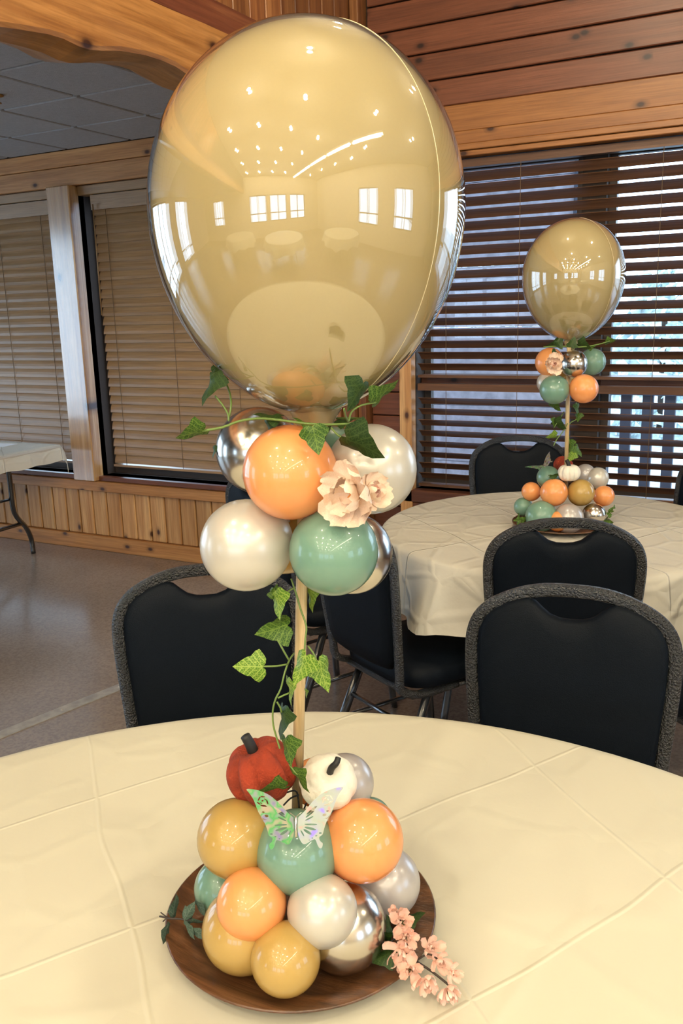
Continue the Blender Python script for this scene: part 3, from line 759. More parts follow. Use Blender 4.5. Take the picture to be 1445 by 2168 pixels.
# chairs: pixel of the top-centre and its true depth, plus facing
def chair_at(px, py, d, face, label, first=None):
    top = P(px, py, d)
    # local top centre is (0,-.272,.95)
    off = Vector((0, -.256)); c, s = math.cos(face), math.sin(face)
    x = top.x-(c*off.x-s*off.y); yv = top.y-(s*off.x+c*off.y)
    if first: first.location = (x, yv, 0); first.rotation_euler.z = face; return first
    return dup(chair0, (x, yv, 0), face, label)
def facing(px, py, d, target, turn=0):
    t_ = P(px, py, d); v = Vector((target[0]-t_.x, target[1]-t_.y)); return math.atan2(v.y, v.x)-PI/2+turn
chair0 = make_chair('black padded chair behind the nearest table, left of the wooden dowel')
chair_at(433, 1190, 2.00, facing(433, 1190, 2.00, T1, .0), None, chair0)
chair_at(1212, 1236, 1.78, facing(1212, 1236, 1.78, (-.2, .3), 0), 'black padded chair behind the nearest table at right, with a wide silvery frame')
chair_at(1198, 1094, 2.33, facing(1198, 1094, 2.33, (-.95, 3.4), .0), 'black padded chair pushed up to the near side of the farther table')
chair_at(1098, 922, 3.84, facing(1098, 922, 3.84, (-.6, 2.4), .0), 'black padded chair on the far side of the farther table, against the blinds')
chD = dup(chair0, (-1.03, 2.42, 0), -.50, 'black padded chair at the left side of the farther table, seat showing')
chG = dup(chair0, (-1.575, 2.745, 0), -.45, 'black padded chair mostly hidden behind the upper balloon cluster')
chF = chair_at(1535, 972, 3.2, 2.45, 'black padded chair cut off by the right edge of the picture')
chH = dup(chair0, (-.16, 2.55, 0), .9, 'black padded chair whose leg shows under the farther cloth at right')

# the cloths give way where a chair back or seat presses into them
bpy.context.view_layer.update()
chairs = [o for o in COL.objects if o.get('category') == 'chair']
for cl in (CL1, CL2):
    for v in cl.data.vertices:
        if v.co.z > .735: continue
        wv = Vector((v.co.x+cl.location.x, v.co.y+cl.location.y, v.co.z))
        for ch in chairs:
            c, s_ = math.cos(ch.rotation_euler.z), math.sin(ch.rotation_euler.z)
            d = wv-ch.location; lx, ly = d.x*c+d.y*s_, -d.x*s_+d.y*c
            lim = -.20-(wv.z-.44)*.11+.035
            if abs(lx) < .24 and -.34 < ly < lim:
                ly = lim; wv = Vector((ch.location.x+c*lx-s_*ly, ch.location.y+s_*lx+c*ly, wv.z))
        v.co.x = wv.x-cl.location.x; v.co.y = wv.y-cl.location.y

# ---------------------------------------------------------------- balloon centrepieces
def egg_profile(a, top, bot, n=28, nozzle=True):
    pr = [(0, top)]
    for k in range(1, n):
        u = k/n
        th = PI*u
        z = math.cos(th)
        if z >= 0: r = a*math.sqrt(max(0, 1-z*z)); zz = z*top
        else: r = a*max(0, 1-z*z)**.56; zz = z*bot
        pr.append((r, zz))
    if nozzle: pr += [(a*.045, -bot*1.0), (a*.035, -bot*1.04), (a*.05, -bot*1.075), (0, -bot*1.08)]
    else: pr.append((0, -bot))
    return pr
_ball = {}
def ball_mesh(kind):
    if kind not in _ball:
        bm = lathe_bm(egg_profile(1, 1.0, 1.06, 22), 36); bmesh.ops.recalc_face_normals(bm, faces=bm.faces[:])
        me = bpy.data.meshes.new('balloon_'+kind); bm.to_mesh(me); bm.free(); me.materials.append(M[kind])
        for p in me.polygons: p.use_smooth = True
        _ball[kind] = me
    return _ball[kind]
LB = {'peach': 'peach balloon', 'sage': 'sage green balloon', 'mustard': 'mustard yellow balloon', 'white': 'pearl white balloon', 'pearl': 'pearly silver balloon', 'chrome': 'shiny chrome silver balloon'}
def balloons(root, lst, heart):
    for x, y, r, d, kind in lst:
        c = P(x, y, d); R = r*d/FPX*.985
        o = bpy.data.objects.new('balloon', ball_mesh(kind)); COL.objects.link(o)
        up = (c-Vector(heart)).normalized()
        xx = up.orthogonal().normalized()
        yy = up.cross(xx)
        m = Matrix(((xx.x, yy.x, up.x, c.x), (xx.y, yy.y, up.y, c.y), (xx.z, yy.z, up.z, c.z), (0, 0, 0, 1))) @ Matrix.Diagonal((R, R, R, 1))
        o.parent = root; o.matrix_parent_inverse = root.matrix_basis.inverted(); o.matrix_basis = m
        o['label'] = LB[kind]
def child_world(o, root):
    o.parent = root; o.matrix_parent_inverse = root.matrix_basis.inverted()
def centrepiece(loc, label, bigc, a, top, bot, bal_hi, bal_lo, heart_hi, heart_lo, pole0, pole1, tiltv):
    root = thing('balloon_centerpiece', label, 'balloon centerpiece', loc, 0, 'balloon centerpieces on the round tables')
    balloons(root, bal_hi, heart_hi); balloons(root, bal_lo, heart_lo)
    o = tube('dowel', [pole0, pole1], .0068, M['dowel'], None, seg=10); child_world(o, root); o['label'] = 'pale wooden dowel'
    k = .978
    o = lathe('big_balloon', egg_profile(a*k, top*k, bot*k, 56, False), M['body'], None, 72); o.location = bigc; o.rotation_euler = tiltv
    child_world(o, root); o['label'] = 'big glossy beige balloon'
    sh = lathe('clear_bubble', egg_profile(a, top, bot, 56, False), M['bubble'], None, 72); sh.location = bigc; sh.rotation_euler = tiltv
    child_world(sh, root); sh['label'] = 'clear bubble skin around the big balloon'
    # the seam of the bubble: a raised meridian
    az = math.atan2(-bigc.y, -bigc.x)+.85
    pts = []
    for r, z in egg_profile(a*1.001, top*1.001, bot*1.001, 56, False)[2:-3]:
        pts.append((r*math.cos(az), r*math.sin(az), z))
    sm = tube('seam', pts, a*.0022, plain('seam', (.72, .62, .38), .3, coat=1), None, seg=5); sm.location = bigc; sm.rotation_euler = tiltv; child_world(sm, root)
    # crumpled neck
    nk = lathe('neck', [(0, .0), (a*.10, -.002), (a*.17, .010), (a*.22, .016), (a*.17, .002), (a*.12, -.012), (a*.06, -.03), (0, -.034)], M['body'], None, 24,
               lambda r, z, an: (r*math.cos(an)*(1+.12*math.sin(5*an)), r*math.sin(an), z+.004*math.sin(7*an)))
    nk.location = bigc+Vector((0, 0, -bot*.985)); child_world(nk, root)
    return root
hi1 = [(614, 1000, 102, .915, 'peach'), (521, 1154, 99, .955, 'white'), (706, 1167, 96, .925, 'sage'), (786, 993, 97, .965, 'white'),
       (548, 953, 93, 1.005, 'chrome'), (745, 1172, 87, 1.02, 'chrome'), (600, 1125, 92, 1.04, 'mustard'), (698, 985, 84, 1.04, 'sage')]
lo1 = [(604, 2030, 75.5, .962, 'mustard'), (516, 1968, 90, 1.005, 'mustard'), (726, 1962, 93, 1.01, 'chrome'), (532, 1914, 75, .985, 'peach'), (682, 1928, 76, .98, 'white'),
       (500, 1775, 84, 1.03, 'mustard'), (629, 1803, 89, 1.01, 'sage'), (768, 1779, 87, 1.02, 'peach'), (815, 1868, 75, 1.085, 'pearl'), (474, 1880, 64, 1.085, 'sage'),
       (730, 1657, 62, 1.12, 'pearl'), (665, 1655, 50, 1.13, 'peach'), (782, 1736, 48, 1.12, 'sage'), (532, 1716, 42, 1.11, 'chrome')]
BC1 = P(650, 443, .905)
cp1 = centrepiece((-.505, .81, .775), 'tall balloon centerpiece on the nearest table, with the largest beige balloon in view', BC1, .1625, .178, .212,
                  hi1, lo1, P(640, 1085, .985), P(635, 1880, 1.06), P(628, 1740, 1.075), P(646, 880, .95), (0, .02, 0))
hi2 = [(1235, 823, 31, 2.83, 'peach'), (1173, 825, 31.5, 2.84, 'sage'), (1214, 770, 29, 2.84, 'chrome'), (1163, 767, 31, 2.92, 'peach'), (1253, 766, 28.5, 2.93, 'sage'), (1160, 810, 24.5, 2.94, 'white'), (1195, 800, 26, 3.0, 'mustard')]
lo2 = [(1123.7, 1040.6, 20.5, 3.0, 'peach'), (1172, 1042.6, 29.5, 2.93, 'peach'), (1229, 1043, 29, 2.94, 'mustard'), (1277.7, 1050, 22.3, 2.99, 'peach'), (1265, 1012, 23, 3.05, 'white'),
       (1160, 1011, 25, 3.0, 'sage'), (1107, 1073, 20, 3.02, 'sage'), (1145, 1093, 34, 2.93, 'sage'), (1203, 1098, 32.5, 2.91, 'pearl'), (1257, 1090, 25, 2.93, 'chrome'), (1238, 1004, 22, 3.08, 'pearl'), (1180, 1104, 22, 2.9, 'peach')]
BC2 = P(1212.5, 583, 2.83)
cp2 = centrepiece((-.70, 2.9, .775), 'smaller looking balloon centerpiece on the farther table in front of the blinds', BC2, .1625, .178, .212,
                  hi2, lo2, P(1200, 800, 2.93), P(1195, 1065, 3.02), P(1197, 1040, 3.0), P(1204, 725, 2.85), (0, 0, 0))

# chargers
def charger(c, label):
    r = .1665
    o = lathe('charger_plate', [(0, 0), (.105, 0), (.125, .003), (r, .0165), (r+.0012, .0185), (r-.001, .0200), (.128, .0075), (.108, .0045), (0, .0045)], M['plate'], None, 72)
    o.location = c; tag(o, label, 'plate', 'brown charger plates under the centerpieces'); return o
charger((-.505, .812, .763), 'round brown wooden charger plate under the nearest balloon centerpiece')
charger((-.70, 2.92, .763), 'brown charger plate under the farther balloon centerpiece, mostly hidden by a chair')

# pumpkins
def pumpkin(name, c, axis, r, h, mat, label, stem_pts, ribs, depth, grp=None, sr=.007):
    t = thing(name, label, 'pumpkin', c, 0, grp)
    def fn(rr, z, a): k = 1-depth*abs(math.cos(ribs*a/2))**5*(rr/r)**.5; return (rr*k*math.cos(a), rr*k*math.sin(a), z)
    prof = []
    for i in range(0, 25):
        th = PI*i/24; q = math.sin(th)**.75 if 0 < i < 24 else 0; z = math.cos(th)*h*(1-.30*math.exp(-(q/.35)**2))
        prof.append((r*q, z))
    bm = lathe_bm(prof, 96, fn); b = from_bm('body', bm, mat, t, True)
    s = from_bm('stem', sweep(smoothpath(stem_pts, 3), [sr*(1.25-.03*i) for i in range(3*(len(stem_pts)-1)+1)], 8), M['blackstem'], t, True)
    q = Vector((0, 0, 1)).rotation_difference(Vector(axis).normalized())
    t.rotation_mode = 'QUATERNION'; t.rotation_quaternion = q
    return t
red = pumpkin('pumpkin', P(553, 1632, 1.045), (-CR*.33+CU*.9-CF*.25), .0425, .037, M['velvet'], 'rust red velvet pumpkin with a black stem, on the nearest balloons', [(0, 0, .026), (.0, 0, .038), (-.002, 0, .050)], 7, .20, 'small pumpkins on the centerpieces', .0055)
whp = pumpkin('pumpkin', P(694, 1655, 1.03), (CR*.12+CU*.75-CF*.65), .0345, .027, M['whitep'], 'white pumpkin with a curved black stem, beside the rust red velvet one', [(0, 0, .018), (.001, 0, .030), (.004, .004, .037), (.003, .010, .040)], 8, .05, 'small pumpkins on the centerpieces', .0035)
pumpkin('pumpkin', P(1204, 1001, 2.93), (-CR*.05+CU*.97-CF*.2), .0375, .029, M['whitep'], 'small white pumpkin on the farther centerpiece, near its dowel', [(0, 0, .018), (-.003, 0, .032), (-.009, 0, .044)], 9, .12, 'small pumpkins on the centerpieces', .006)
pumpkin('pumpkin', P(1192, 985, 3.05), (CR*.6+CU*.8), .0345, .030, M['velvet'], 'small red velvet pumpkin behind the dowel of the farther centerpiece', [(0, 0, .02), (0, 0, .036), (.002, 0, .045)], 7, .18, 'small pumpkins on the centerpieces', .005)

# ivy --------------------------------------------------------------------------
def ivy_leaf_mesh(name, mat, curl, lance=False):
    if lance: half = [(0, 0), (.12, .12), (.35, .24), (.6, .22), (.82, .12), (1, 0)]
    else: half = [(0, 0), (-.10, .10), (-.12, .26), (-.02, .42), (.12, .56), (.26, .50), (.40, .34), (.55, .31), (.76, .18), (1, 0)]
    if lance: cx = .45
    else: cx = .28
    rings = []
    bm = bmesh.new()
    def pt(x, y): return (x, y, .05-curl*y*y*1.1-.25*curl*(x-.3)**2+.05*math.sin(9*x+5*abs(y))-(.08*abs(y) if not lance else 0))
    full = half+[(x, -y) for x, y in half[-2:0:-1]]
    cv = bm.verts.new((cx, 0, .03))
    r1 = [bm.verts.new((lambda q: (q[0], q[1], q[2]))(pt(cx+(x-cx)*.5, y*.5))) for x, y in full]
    r2 = [bm.verts.new(pt(x, y)) for x, y in full]
    n = len(full)
    for k in range(n):
        bm.faces.new((cv, r1[k], r1[(k+1) % n])); bm.faces.new((r1[k], r2[k], r2[(k+1) % n], r1[(k+1) % n]))
    bmesh.ops.recalc_face_normals(bm, faces=bm.faces[:])
    me = bpy.data.meshes.new(name); bm.to_mesh(me); bm.free(); me.materials.append(mat)
    for p in me.polygons: p.use_smooth = True
    return me
LM = {'n': ivy_leaf_mesh('ivy_leaf', M['leaf'], .5), 'l': ivy_leaf_mesh('ivy_leaf_light', M['leaf_light'], .35), 'd': ivy_leaf_mesh('ivy_leaf_dark', M['leaf_dark'], .6), 'e': ivy_leaf_mesh('lance_leaf', M['leaf_grey'], .6, True)}
def leaf(root, cx, cy, ang, L, W, d, kind='n', flip=1, pitch=0.0):
    a = math.radians(ang); x = CR*math.cos(a)+CU*math.sin(a)
    x = (x-CF*pitch).normalized()
    z = -CF; z = (z-x*x.dot(z)).normalized()
    full = 1.0 if kind != 'e' else .48
    asp = min(1, (W/L)/full); tw = math.acos(max(.1, asp))*flip
    z = Matrix.Rotation(tw, 3, x) @ z
    Lm = L*d/FPX/(1.1 if kind != 'e' else 1)
    c = P(cx, cy, d); o0 = c-x*(Lm*.45)
    o = bpy.data.objects.new('leaf', LM[kind]); COL.objects.link(o)
    o.parent = root; o.matrix_parent_inverse = root.matrix_basis.inverted(); o.matrix_basis = axis_mat(o0, x, z, Lm, Lm, Lm)
    return o
def stemline(root, pts, r=.0011, name='stem', mat=None):
    o = tube(name, smoothpath([P(x, y, d) for x, y, d in pts], 3), r, mat or M['vine'], None, seg=5); child_world(o, root); return o
g1 = thing('ivy_garland', 'ivy vine wound round the neck of the largest balloon', 'ivy garland', P(640, 892, .93))
for a_ in [(443, 822, -112, 84, 46, .90, 'd', 1), (466, 795, -25, 46, 30, .93, 'd', 1), (404, 917, 197, 70, 32, .90, 'n', -1), (452, 957, -95, 30, 12, .99, 'd', 1), (566, 880, 176, 66, 26, .90, 'd', 1), (572, 905, -70, 44, 28, .92, 'd', 1),
           (752, 838, -118, 78, 50, .80, 'd', -1), (814, 829, 42, 78, 30, .90, 'n', 1), (668, 932, -78, 66, 70, .855, 'n', 1), (770, 944, -30, 104, 66, .87, 'd', 1), (640, 893, 160, 50, 16, .90, 'n', 1), (735, 889, 10, 60, 14, .93, 'd', -1), (690, 915, 60, 44, 20, .95, 'd', 1)]:
    leaf(g1, *a_)
stemline(g1, [(428, 912, .90), (470, 905, .90), (505, 892, .90), (545, 886, .895), (590, 889, .885), (650, 897, .88), (700, 899, .88), (745, 896, .885), (770, 890, .90), (752, 886, .93), (712, 886, .95)], .0014)
stemline(g1, [(455, 838, .90), (470, 856, .90), (482, 876, .90), (484, 892, .90)])
stemline(g1, [(476, 808, .92), (486, 832, .91), (489, 858, .90), (485, 882, .90)])
stemline(g1, [(728, 866, .82), (731, 880, .86), (738, 896, .885)])
stemline(g1, [(796, 852, .90), (765, 858, .90), (744, 872, .90), (738, 892, .89)])
stemline(g1, [(660, 905, .87), (668, 899, .875), (675, 899, .88)])
stemline(g1, [(738, 932, .875), (716, 922, .88), (700, 905, .88)])
g2 = thing('ivy_garland', 'ivy vine twining down the dowel to the rust red pumpkin', 'ivy garland', P(610, 1400, .97))
for a_ in [(589, 1279, -82, 70, 44, .955, 'l', 1), (577, 1334, 195, 80, 62, .965, 'n', 1), (583, 1252, 80, 34, 26, .96, 'n', 1), (527, 1411, 180, 70, 70, .955, 'l', 1), (637, 1418, -112, 78, 52, .93, 'l', 1), (682, 1430, -72, 78, 54, .945, 'l', -1),
           (614, 1464, -82, 64, 18, .96, 'l', 1), (659, 1268, -82, 60, 28, 1.0, 'l', 1), (597, 1530, -95, 78, 30, .97, 'd', 1), (611, 1590, -80, 70, 48, .975, 'n', 1), (637, 1652, -55, 66, 34, .985, 'n', 1), (576, 1668, 190, 70, 40, 1.0, 'n', -1), (553, 1745, -90, 60, 18, 1.05, 'd', 1), (648, 1468, -80, 22, 8, 1.0, 'l', 1)]:
    leaf(g2, *a_)
stemline(g2, [(616, 1225, .96), (628, 1262, .96), (636, 1290, .96), (648, 1325, .955), (646, 1352, .955), (643, 1395, .955)])
stemline(g2, [(622, 1383, .98), (612, 1398, .965), (602, 1425, .955), (594, 1458, .955), (583, 1480, .955), (577, 1505, .96), (578, 1535, .965), (586, 1565, .97), (592, 1585, .97)])
stemline(g2, [(612, 1618, .98), (622, 1632, .98), (630, 1640, .98)])
stemline(g2, [(555, 1411, .955), (585, 1410, .955), (609, 1406, .96)])
stemline(g2, [(586, 1352, .96), (600, 1378, .96), (611, 1397, .963)])
stemline(g2, [(652, 1368, .955), (664, 1385, .95), (671, 1403, .945)])
stemline(g2, [(598, 1266, .955), (610, 1252, .96), (622, 1245, .96)])
stemline(g2, [(588, 1478, .955), (600, 1472, .957), (612, 1467, .96)])
stemline(g2, [(586, 1486, .957), (593, 1498, .96), (596, 1508, .965)])
g3 = thing('ivy_garland', 'ivy vine round the neck and dowel of the farther centerpiece', 'ivy garland', P(1200, 725, 2.85))
for k, a_ in enumerate([(1168, 731, 185, 34, 14, 2.78, 'd'), (1184, 730, -60, 24, 22, 2.74, 'd'), (1212, 724, 70, 26, 24, 2.72, 'd'), (1236, 732, -20, 34, 20, 2.76, 'd'), (1252, 733, 10, 30, 12, 2.8, 'n'), (1292, 722, 15, 24, 14, 2.8, 'n'), (1177, 745, -50, 20, 12, 2.78, 'd'),
                        (1176, 861, -40, 30, 16, 2.9, 'n'), (1222, 868, -90, 30, 18, 2.95, 'n'), (1224, 884, -100, 20, 16, 2.95, 'n'), (1173, 896, -100, 24, 16, 2.9, 'n'), (1184, 900, -30, 34, 20, 2.9, 'd'), (1166, 923, 190, 26, 16, 2.9, 'l'), (1206, 944, -90, 28, 12, 2.95, 'n'), (1223, 955, -60, 30, 24, 2.95, 'n'), (1208, 969, -120, 26, 18, 2.93, 'l'), (1174, 1006, 10, 26, 12, 2.93, 'd')]):
    leaf(g3, *a_, 1 if k % 2 else -1)
stemline(g3, [(1150, 735, 2.78), (1185, 733, 2.75), (1225, 735, 2.75), (1262, 730, 2.78), (1290, 722, 2.8)], .0022)
stemline(g3, [(1193, 872, 2.93), (1184, 886, 2.9), (1172, 905, 2.9)], .0018)
stemline(g3, [(1203, 893, 2.93), (1190, 915, 2.9), (1178, 930, 2.9), (1171, 944, 2.9)], .0018)
stemline(g3, [(1215, 860, 2.98), (1222, 885, 2.96), (1203, 900, 2.93), (1206, 940, 2.95), (1218, 962, 2.95)], .0018)
for nm, lst, lab in (('left', [(1092, 1101, 200, 14, 10), (1098, 1093, 100, 16, 10), (1104, 1103, -40, 16, 12), (1112, 1097, 60, 16, 12), (1096, 1107, -100, 12, 8)], 'tiny green sprig at the left foot of the farther centerpiece'),
                     ('right', [(1288, 1089, 150, 14, 12), (1297, 1076, 60, 12, 9), (1293, 1083, 10, 14, 10), (1300, 1072, 100, 10, 7), (1293, 1106, 0, 12, 9), (1283, 1104, 180, 16, 12), (1277, 1110, -90, 14, 10)], 'tiny green sprig at the right foot of the farther centerpiece')):
    s = thing('greenery_sprig', lab, 'sprig', P(lst[0][0], lst[0][1], 2.93), 0, 'green sprigs at the foot of the centerpieces')
    for q in lst: leaf(s, *q, 2.93, 'n')
    stemline(s, [(lst[0][0], lst[0][1], 2.93), (lst[2][0], lst[2][1], 2.93), (lst[-1][0], lst[-1][1], 2.95)], .0015)
sp = thing('eucalyptus_sprig', 'grey-green leafy sprig on the left rim of the nearest plate', 'sprig', P(400, 1945, 1.04))
for a_ in [(367, 1922, 78, 56, 16, 1.06, 'e', 1), (350, 1972, -100, 52, 14, 1.05, 'e', -1), (400, 1930, 60, 46, 30, 1.045, 'e', 1), (401, 1966, -65, 48, 18, 1.03, 'e', 1), (420, 1975, -40, 40, 20, 1.03, 'e', -1), (424, 1920, -60, 44, 18, 1.05, 'e', 1), (412, 1950, 0, 36, 14, 1.04, 'e', 1), (396, 1940, 100, 44, 22, 1.05, 'e', -1)]:
    leaf(sp, *a_)
stemline(sp, [(338, 1940, 1.06), (356, 1944, 1.05), (385, 1946, 1.045), (430, 1952, 1.045)], .0012, 'stem', M['twig'])
stemline(sp, [(340, 1932, 1.06), (352, 1941, 1.055), (360, 1944, 1.05)], .0008, 'stem', M['twig'])
stemline(sp, [(345, 1951, 1.055), (352, 1945, 1.05), (362, 1944, 1.05)], .0008, 'stem', M['twig'])

# flowers ------------------------------------------------------------------------
def petal_mesh(name, mat, cup=.5, ruffle=.08):
    bm = bmesh.new(); rows = []; nu, nv = 7, 9
    for i in range(nu+1):
        u = i/nu; wd = .52*math.sin(min(1, u*.95+.06)*PI*.62)**.8*(1 if u < .85 else 1-.35*((u-.85)/.15)**2)
        row = []
        for j in range(nv+1):
            v = j/nv*2-1
            x = u*(1-.10*v*v*u)+(-.03*math.cos(6*v)*u*u)
            row.append(bm.verts.new((x, v*wd, cup*(u*u*.55)-.12*math.sin(u*PI)+cup*.35*v*v*u+ruffle*u*u*math.sin(8*v+u*3))))
        rows.append(row)
    for i in range(nu):
        for j in range(nv): bm.faces.new((rows[i][j], rows[i][j+1], rows[i+1][j+1], rows[i+1][j]))
    me = bpy.data.meshes.new(name); bm.to_mesh(me); bm.free(); me.materials.append(mat)
    for p in me.polygons: p.use_smooth = True
    return me
PM = petal_mesh('petal', M['petal'], .5, .07); PM2 = petal_mesh('petal_tight', M['petal_pink'], .8, .05)
def placed(name, me, root, mat4):
    o = bpy.data.objects.new(name, me); COL.objects.link(o); o.parent = root; o.matrix_parent_inverse = root.matrix_basis.inverted(); o.matrix_basis = mat4; return o
def flower(c, axis, R, label, rings, seed, grp=None, squeeze=1.0):
    rn = random.Random(seed)
    t = thing('silk_flower', label, 'flower', c, 0, grp); ax = Vector(axis).normalized(); e1 = ax.orthogonal().normalized(); e2 = ax.cross(e1)
    for n, tilt0, rr, me in rings:
        for k in range(n):
            a = 2*PI*k/n+rn.uniform(-.3, .3)+tilt0*3; tilt = tilt0+rn.uniform(-.18, .28)
            rad = e1*math.cos(a)+e2*math.sin(a)
            x = rad*math.cos(tilt)+ax*math.sin(tilt); z = ax*math.cos(tilt)-rad*math.sin(tilt)
            s = R*rr*rn.uniform(.85, 1.2)
            placed('petal', me, t, axis_mat(c+rad*R*.05, x, z, s, s*rn.uniform(.85, 1.1), s*rn.uniform(.7, 1.3)))
    for k in range(6):
        a = rn.uniform(0, 6.28); d = (ax+(e1*math.cos(a)+e2*math.sin(a))*.35).normalized()
        o = tube('stamen', [c, c+d*R*.34], R*.018, bpy.data.materials['orange_stamen'], None, seg=5); child_world(o, t)
    return t
plain('orange_stamen', (.75, .28, .05), .6)
flower(P(745, 1042, .865), (-CF*.72+CR*-.5+CU*-.25), .0275, 'cream and pink silk flower on the upper cluster of the nearest centerpiece', [(6, .05, 1.12, PM), (5, .5, .85, PM), (3, .9, .6, PM)], 11, 'silk flowers on the upper balloon clusters')
flower(P(781, 1042, .885), (-CF*.6+CR*.6+CU*.1), .0195, 'pale pink silk bloom just behind the cream flower, right side', [(6, .1, 1.0, PM), (5, .6, .8, PM), (3, 1.0, .55, PM2)], 13, 'silk flowers on the upper balloon clusters')
flower(P(1168, 772, 2.75), (-CF*.95+CR*.2), .033, 'pale silk rose on the upper cluster of the farther centerpiece', [(7, .15, 1.0, PM), (6, .6, .8, PM), (4, 1.0, .55, PM2)], 12, 'silk flowers on the upper balloon clusters')

br = thing('blossom_branch', 'branch of blush pink silk blossoms on the right rim of the nearest plate', 'blossom branch', P(860, 2000, 1.0))
def blossom(x, y, r, d, ax, seed):
    rn = random.Random(seed); c = P(x, y, d); R = r*d/FPX; bm = bmesh.new(); ax = ax.normalized(); e1 = ax.orthogonal().normalized(); e2 = ax.cross(e1)
    for n, tilt, rr in ((5, .15, 1.0), (4, .75, .75)):
        for k in range(n):
            a = 2*PI*k/n+rn.uniform(-.3, .3)+tilt; rad = e1*math.cos(a)+e2*math.sin(a); tl = tilt+rn.uniform(-.2, .2)
            xx = rad*math.cos(tl)+ax*math.sin(tl); zz = ax*math.cos(tl)-rad*math.sin(tl); s = R*rr*rn.uniform(.85, 1.15)
            m4 = axis_mat(c, xx, zz, s*1.1, s*.68, s); vs = [bm.verts.new(m4 @ v.co) for v in PM2.vertices]
            for p in PM2.polygons: bm.faces.new([vs[i] for i in p.vertices])
    o = from_bm('blossom', bm, M['petal_pink'], None, True); child_world(o, br)
    bm = bmesh.new()
    for k in range(5):
        a = rn.uniform(0, 6.28); dd_ = (ax+(e1*math.cos(a)+e2*math.sin(a))*.5).normalized()*R*.38
        s_ = sweep([c, c+dd_], R*.03, 4); tmp = bpy.data.meshes.new('t'); s_.to_mesh(tmp); s_.free(); bm.from_mesh(tmp); bpy.data.meshes.remove(tmp)
    s = from_bm('stamens', bm, M['stamen'], None); s.parent = o; s.matrix_parent_inverse = (o.matrix_parent_inverse @ o.matrix_basis).inverted() if False else Matrix.Identity(4)
for k, (x, y, r, d, a1, a2) in enumerate([(851, 1955, 30, 1.0, .2, .6), (860, 1985, 24, .99, .1, .2), (846, 2013, 34, .985, -.3, -.1), (869, 2052, 32, .975, -.1, .4), (908, 2008, 28, .995, .4, .6), (926, 2034, 26, .985, .5, .2), (902, 2074, 28, .965, .1, -.5), (948, 2094, 28, .96, .2, -.6), (955, 2060, 20, .97, .6, .3), (838, 1935, 20, 1.01, -.2, .9)]):
    blossom(x, y, r, d, -CF+CR*a1+CU*a2, 40+k)
stemline(br, [(810, 1995, 1.0), (840, 2010, .99), (880, 2035, .985), (915, 2058, .975), (945, 2082, .965), (958, 2094, .96)], .0014, 'twig', M['twig'])
stemline(br, [(815, 2005, 1.0), (850, 1970, 1.0), (845, 1945, 1.0)], .0011, 'twig', M['twig'])
stemline(br, [(880, 2035, .985), (905, 2020, .985), (925, 2030, .985)], .0011, 'twig', M['twig'])
for a_ in [(822, 1960, 100, 50, 26, 1.02, 'd', 1), (806, 2028, 200, 56, 26, .99, 'd', 1), (880, 1940, 20, 44, 12, 1.06, 'd', -1), (818, 1990, -60, 44, 24, 1.01, 'd', 1)]: leaf(br, *a_)

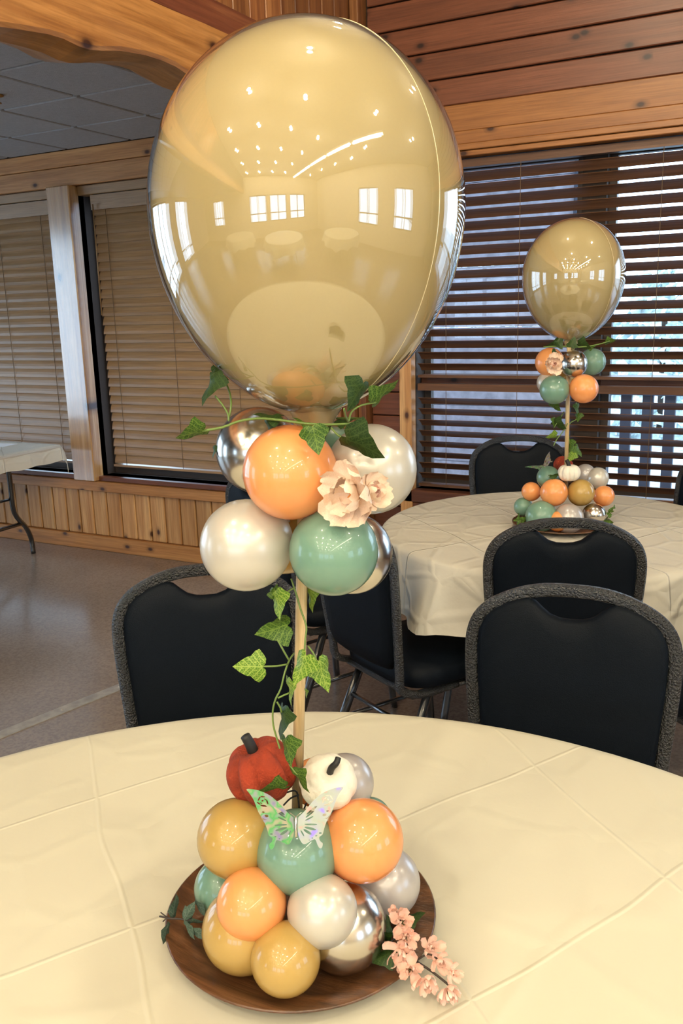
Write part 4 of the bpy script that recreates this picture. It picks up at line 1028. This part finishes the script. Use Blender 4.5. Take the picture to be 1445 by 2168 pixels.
# butterfly ------------------------------------------------------------------------
def foil(name, flip):
    m, nt, b = nodes(name); L = nt.links.new
    tc = N(nt, 'ShaderNodeTexCoord'); n = N(nt, 'ShaderNodeTexNoise'); n.inputs['Scale'].default_value = 38; n.inputs['Detail'].default_value = 1
    L(tc.outputs['Object'], n.inputs['Vector'])
    st = [(.30, (.26, .20, .48)), (.42, (.30, .34, .34)), (.52, (.10, .42, .13)), (.62, (.36, .40, .26)), (.74, (.5, .38, .30))]  # the foil's shifting reflection hues, painted in as fixed noise colours
    if flip: st = [(.30, (.60, .25, .18)), (.40, (.36, .36, .24)), (.50, (.38, .36, .27)), (.62, (.36, .34, .30)), (.72, (.30, .20, .60))]
    L(ramp(nt, n.outputs[0], st), b.inputs['Base Color']); b.inputs['Metallic'].default_value = .55; b.inputs['Roughness'].default_value = .28
    return m
def wing_mesh(side, mat):
    K = 1/1.0
    outl = [(722, 470), (650, 400), (560, 300), (470, 222), (380, 176), (300, 150), (214, 142), (250, 195), (290, 260), (322, 345), (352, 415), (398, 468), (440, 480), (395, 485), (412, 520), (437, 590), (455, 650), (492, 680), (484, 720), (455, 745), (465, 790), (490, 798), (515, 760), (537, 705), (580, 716), (640, 752), (680, 750), (712, 700), (728, 640), (732, 560)]
    holes = [(570, 392, 82, 13, -38), (590, 432, 70, 10, -38), (600, 480, 55, 8, -27), (585, 544, 75, 9, 0), (590, 588, 70, 14, 12), (622, 625, 55, 15, 30), (680, 640, 40, 8, 60), (395, 398, 16, 9, -10), (430, 440, 24, 13, -15), (480, 636, 17, 8, 0), (526, 666, 12, 6, 0), (570, 690, 10, 6, 0), (604, 712, 8, 5, 0),
             (352, 250, 30, 8, 60), (390, 232, 30, 7, -8), (440, 290, 30, 8, -70), (400, 330, 40, 9, -12), (345, 300, 26, 7, -40), (388, 275, 13, 9, 20), (418, 262, 18, 5, -40), (372, 300, 16, 5, -25)]
    cu = bpy.data.curves.new('wing', 'CURVE'); cu.dimensions = '2D'; cu.fill_mode = 'BOTH'; cu.extrude = .0002
    s = side
    def sp(pts, smooth):
        q = cu.splines.new('POLY'); q.points.add(len(pts)-1); q.use_cyclic_u = True
        for i, (x, y) in enumerate(pts): q.points[i].co = (s*(752-x)*-1/5160, -(y-600)/5160, 0, 1)
    sp([(v.x, v.y) for v in smoothpath([(x, y, 0) for x, y in outl]+[(outl[0][0], outl[0][1], 0)], 3)[:-1]], 0)
    for cx, cy_, rx, ry, an in holes:
        a = math.radians(-an); sp([(cx+rx*.95*math.cos(t)*math.cos(a)-ry*math.sin(t)*math.sin(a), cy_+rx*.95*math.cos(t)*math.sin(a)+ry*math.sin(t)*math.cos(a)) for t in [2*PI*k/12 for k in range(12)]], 0)
    o = bpy.data.objects.new('w', cu); COL.objects.link(o)
    dg = bpy.context.evaluated_depsgraph_get(); dg.update()
    me = bpy.data.meshes.new_from_object(o.evaluated_get(dg)); bpy.data.objects.remove(o)
    me.materials.clear(); me.materials.append(mat); me.name = 'wing'; return me
WL = wing_mesh(1, foil('holographic_foil', 0)); WR = WL.copy()
for v in WR.vertices: v.co.x = -v.co.x
WR.flip_normals(); WR.materials.clear(); WR.materials.append(foil('holographic_foil_pale', 1))
def butterfly(c, xdir, zdir, sc, label, fold):
    t = thing('butterfly_decoration', label, 'butterfly', c, 0, 'foil butterflies on the centerpieces')
    for me, s in ((WL, 1), (WR, -1)):
        m4 = axis_mat(c, xdir, zdir, sc, sc, sc) @ Matrix.Rotation(s*fold, 4, 'Y')
        placed('wing', me, t, m4)
    bm = sweep([(0, .028, 0), (0, .022, .001), (0, .012, .0015), (0, .0, .0012), (0, -.014, .0008), (0, -.017, .0004)], [.001, .0035, .0035, .003, .0028, .001], 8)
    o = from_bm('body', bm, M['chrome'], None, True); child_world(o, t); o.matrix_basis = axis_mat(c, xdir, zdir, sc, sc, sc)
    for s in (-1, 1):
        bm = sweep([(0, .026, .001), (s*.008, .033, .003), (s*.013, .036, .004)], .0007, 5)
        o = from_bm('antenna', bm, M['chrome'], None); child_world(o, t); o.matrix_basis = axis_mat(c, xdir, zdir, sc, sc, sc)
butterfly(P(626, 1756, .945), (CR+CU*.02).normalized(), (-CF+CU*.1), .505, 'iridescent foil butterfly with cut-out wings on the nearest sage green balloon', .12)
butterfly(P(1152, 987, 2.93), (CR*.8+CU*.5), (-CF*.35+CU*.8-CR*.5), .5, 'small iridescent butterfly on the left of the farther centerpiece', .3)
# black wire clips between the pumpkins
wc = thing('pumpkin_wire', 'thin black wires below the pumpkins on the nearest centerpiece', 'wire', P(640, 1690, 1.05))
for pts in ([(596, 1682, 1.04), (612, 1676, 1.045), (628, 1677, 1.05), (633, 1712, 1.05)], [(600, 1705, 1.03), (615, 1690, 1.04), (632, 1683, 1.05)], [(648, 1701, 1.04), (643, 1714, 1.05)]):
    stemline(wc, pts, .0011, 'wire', M['blackstem'])
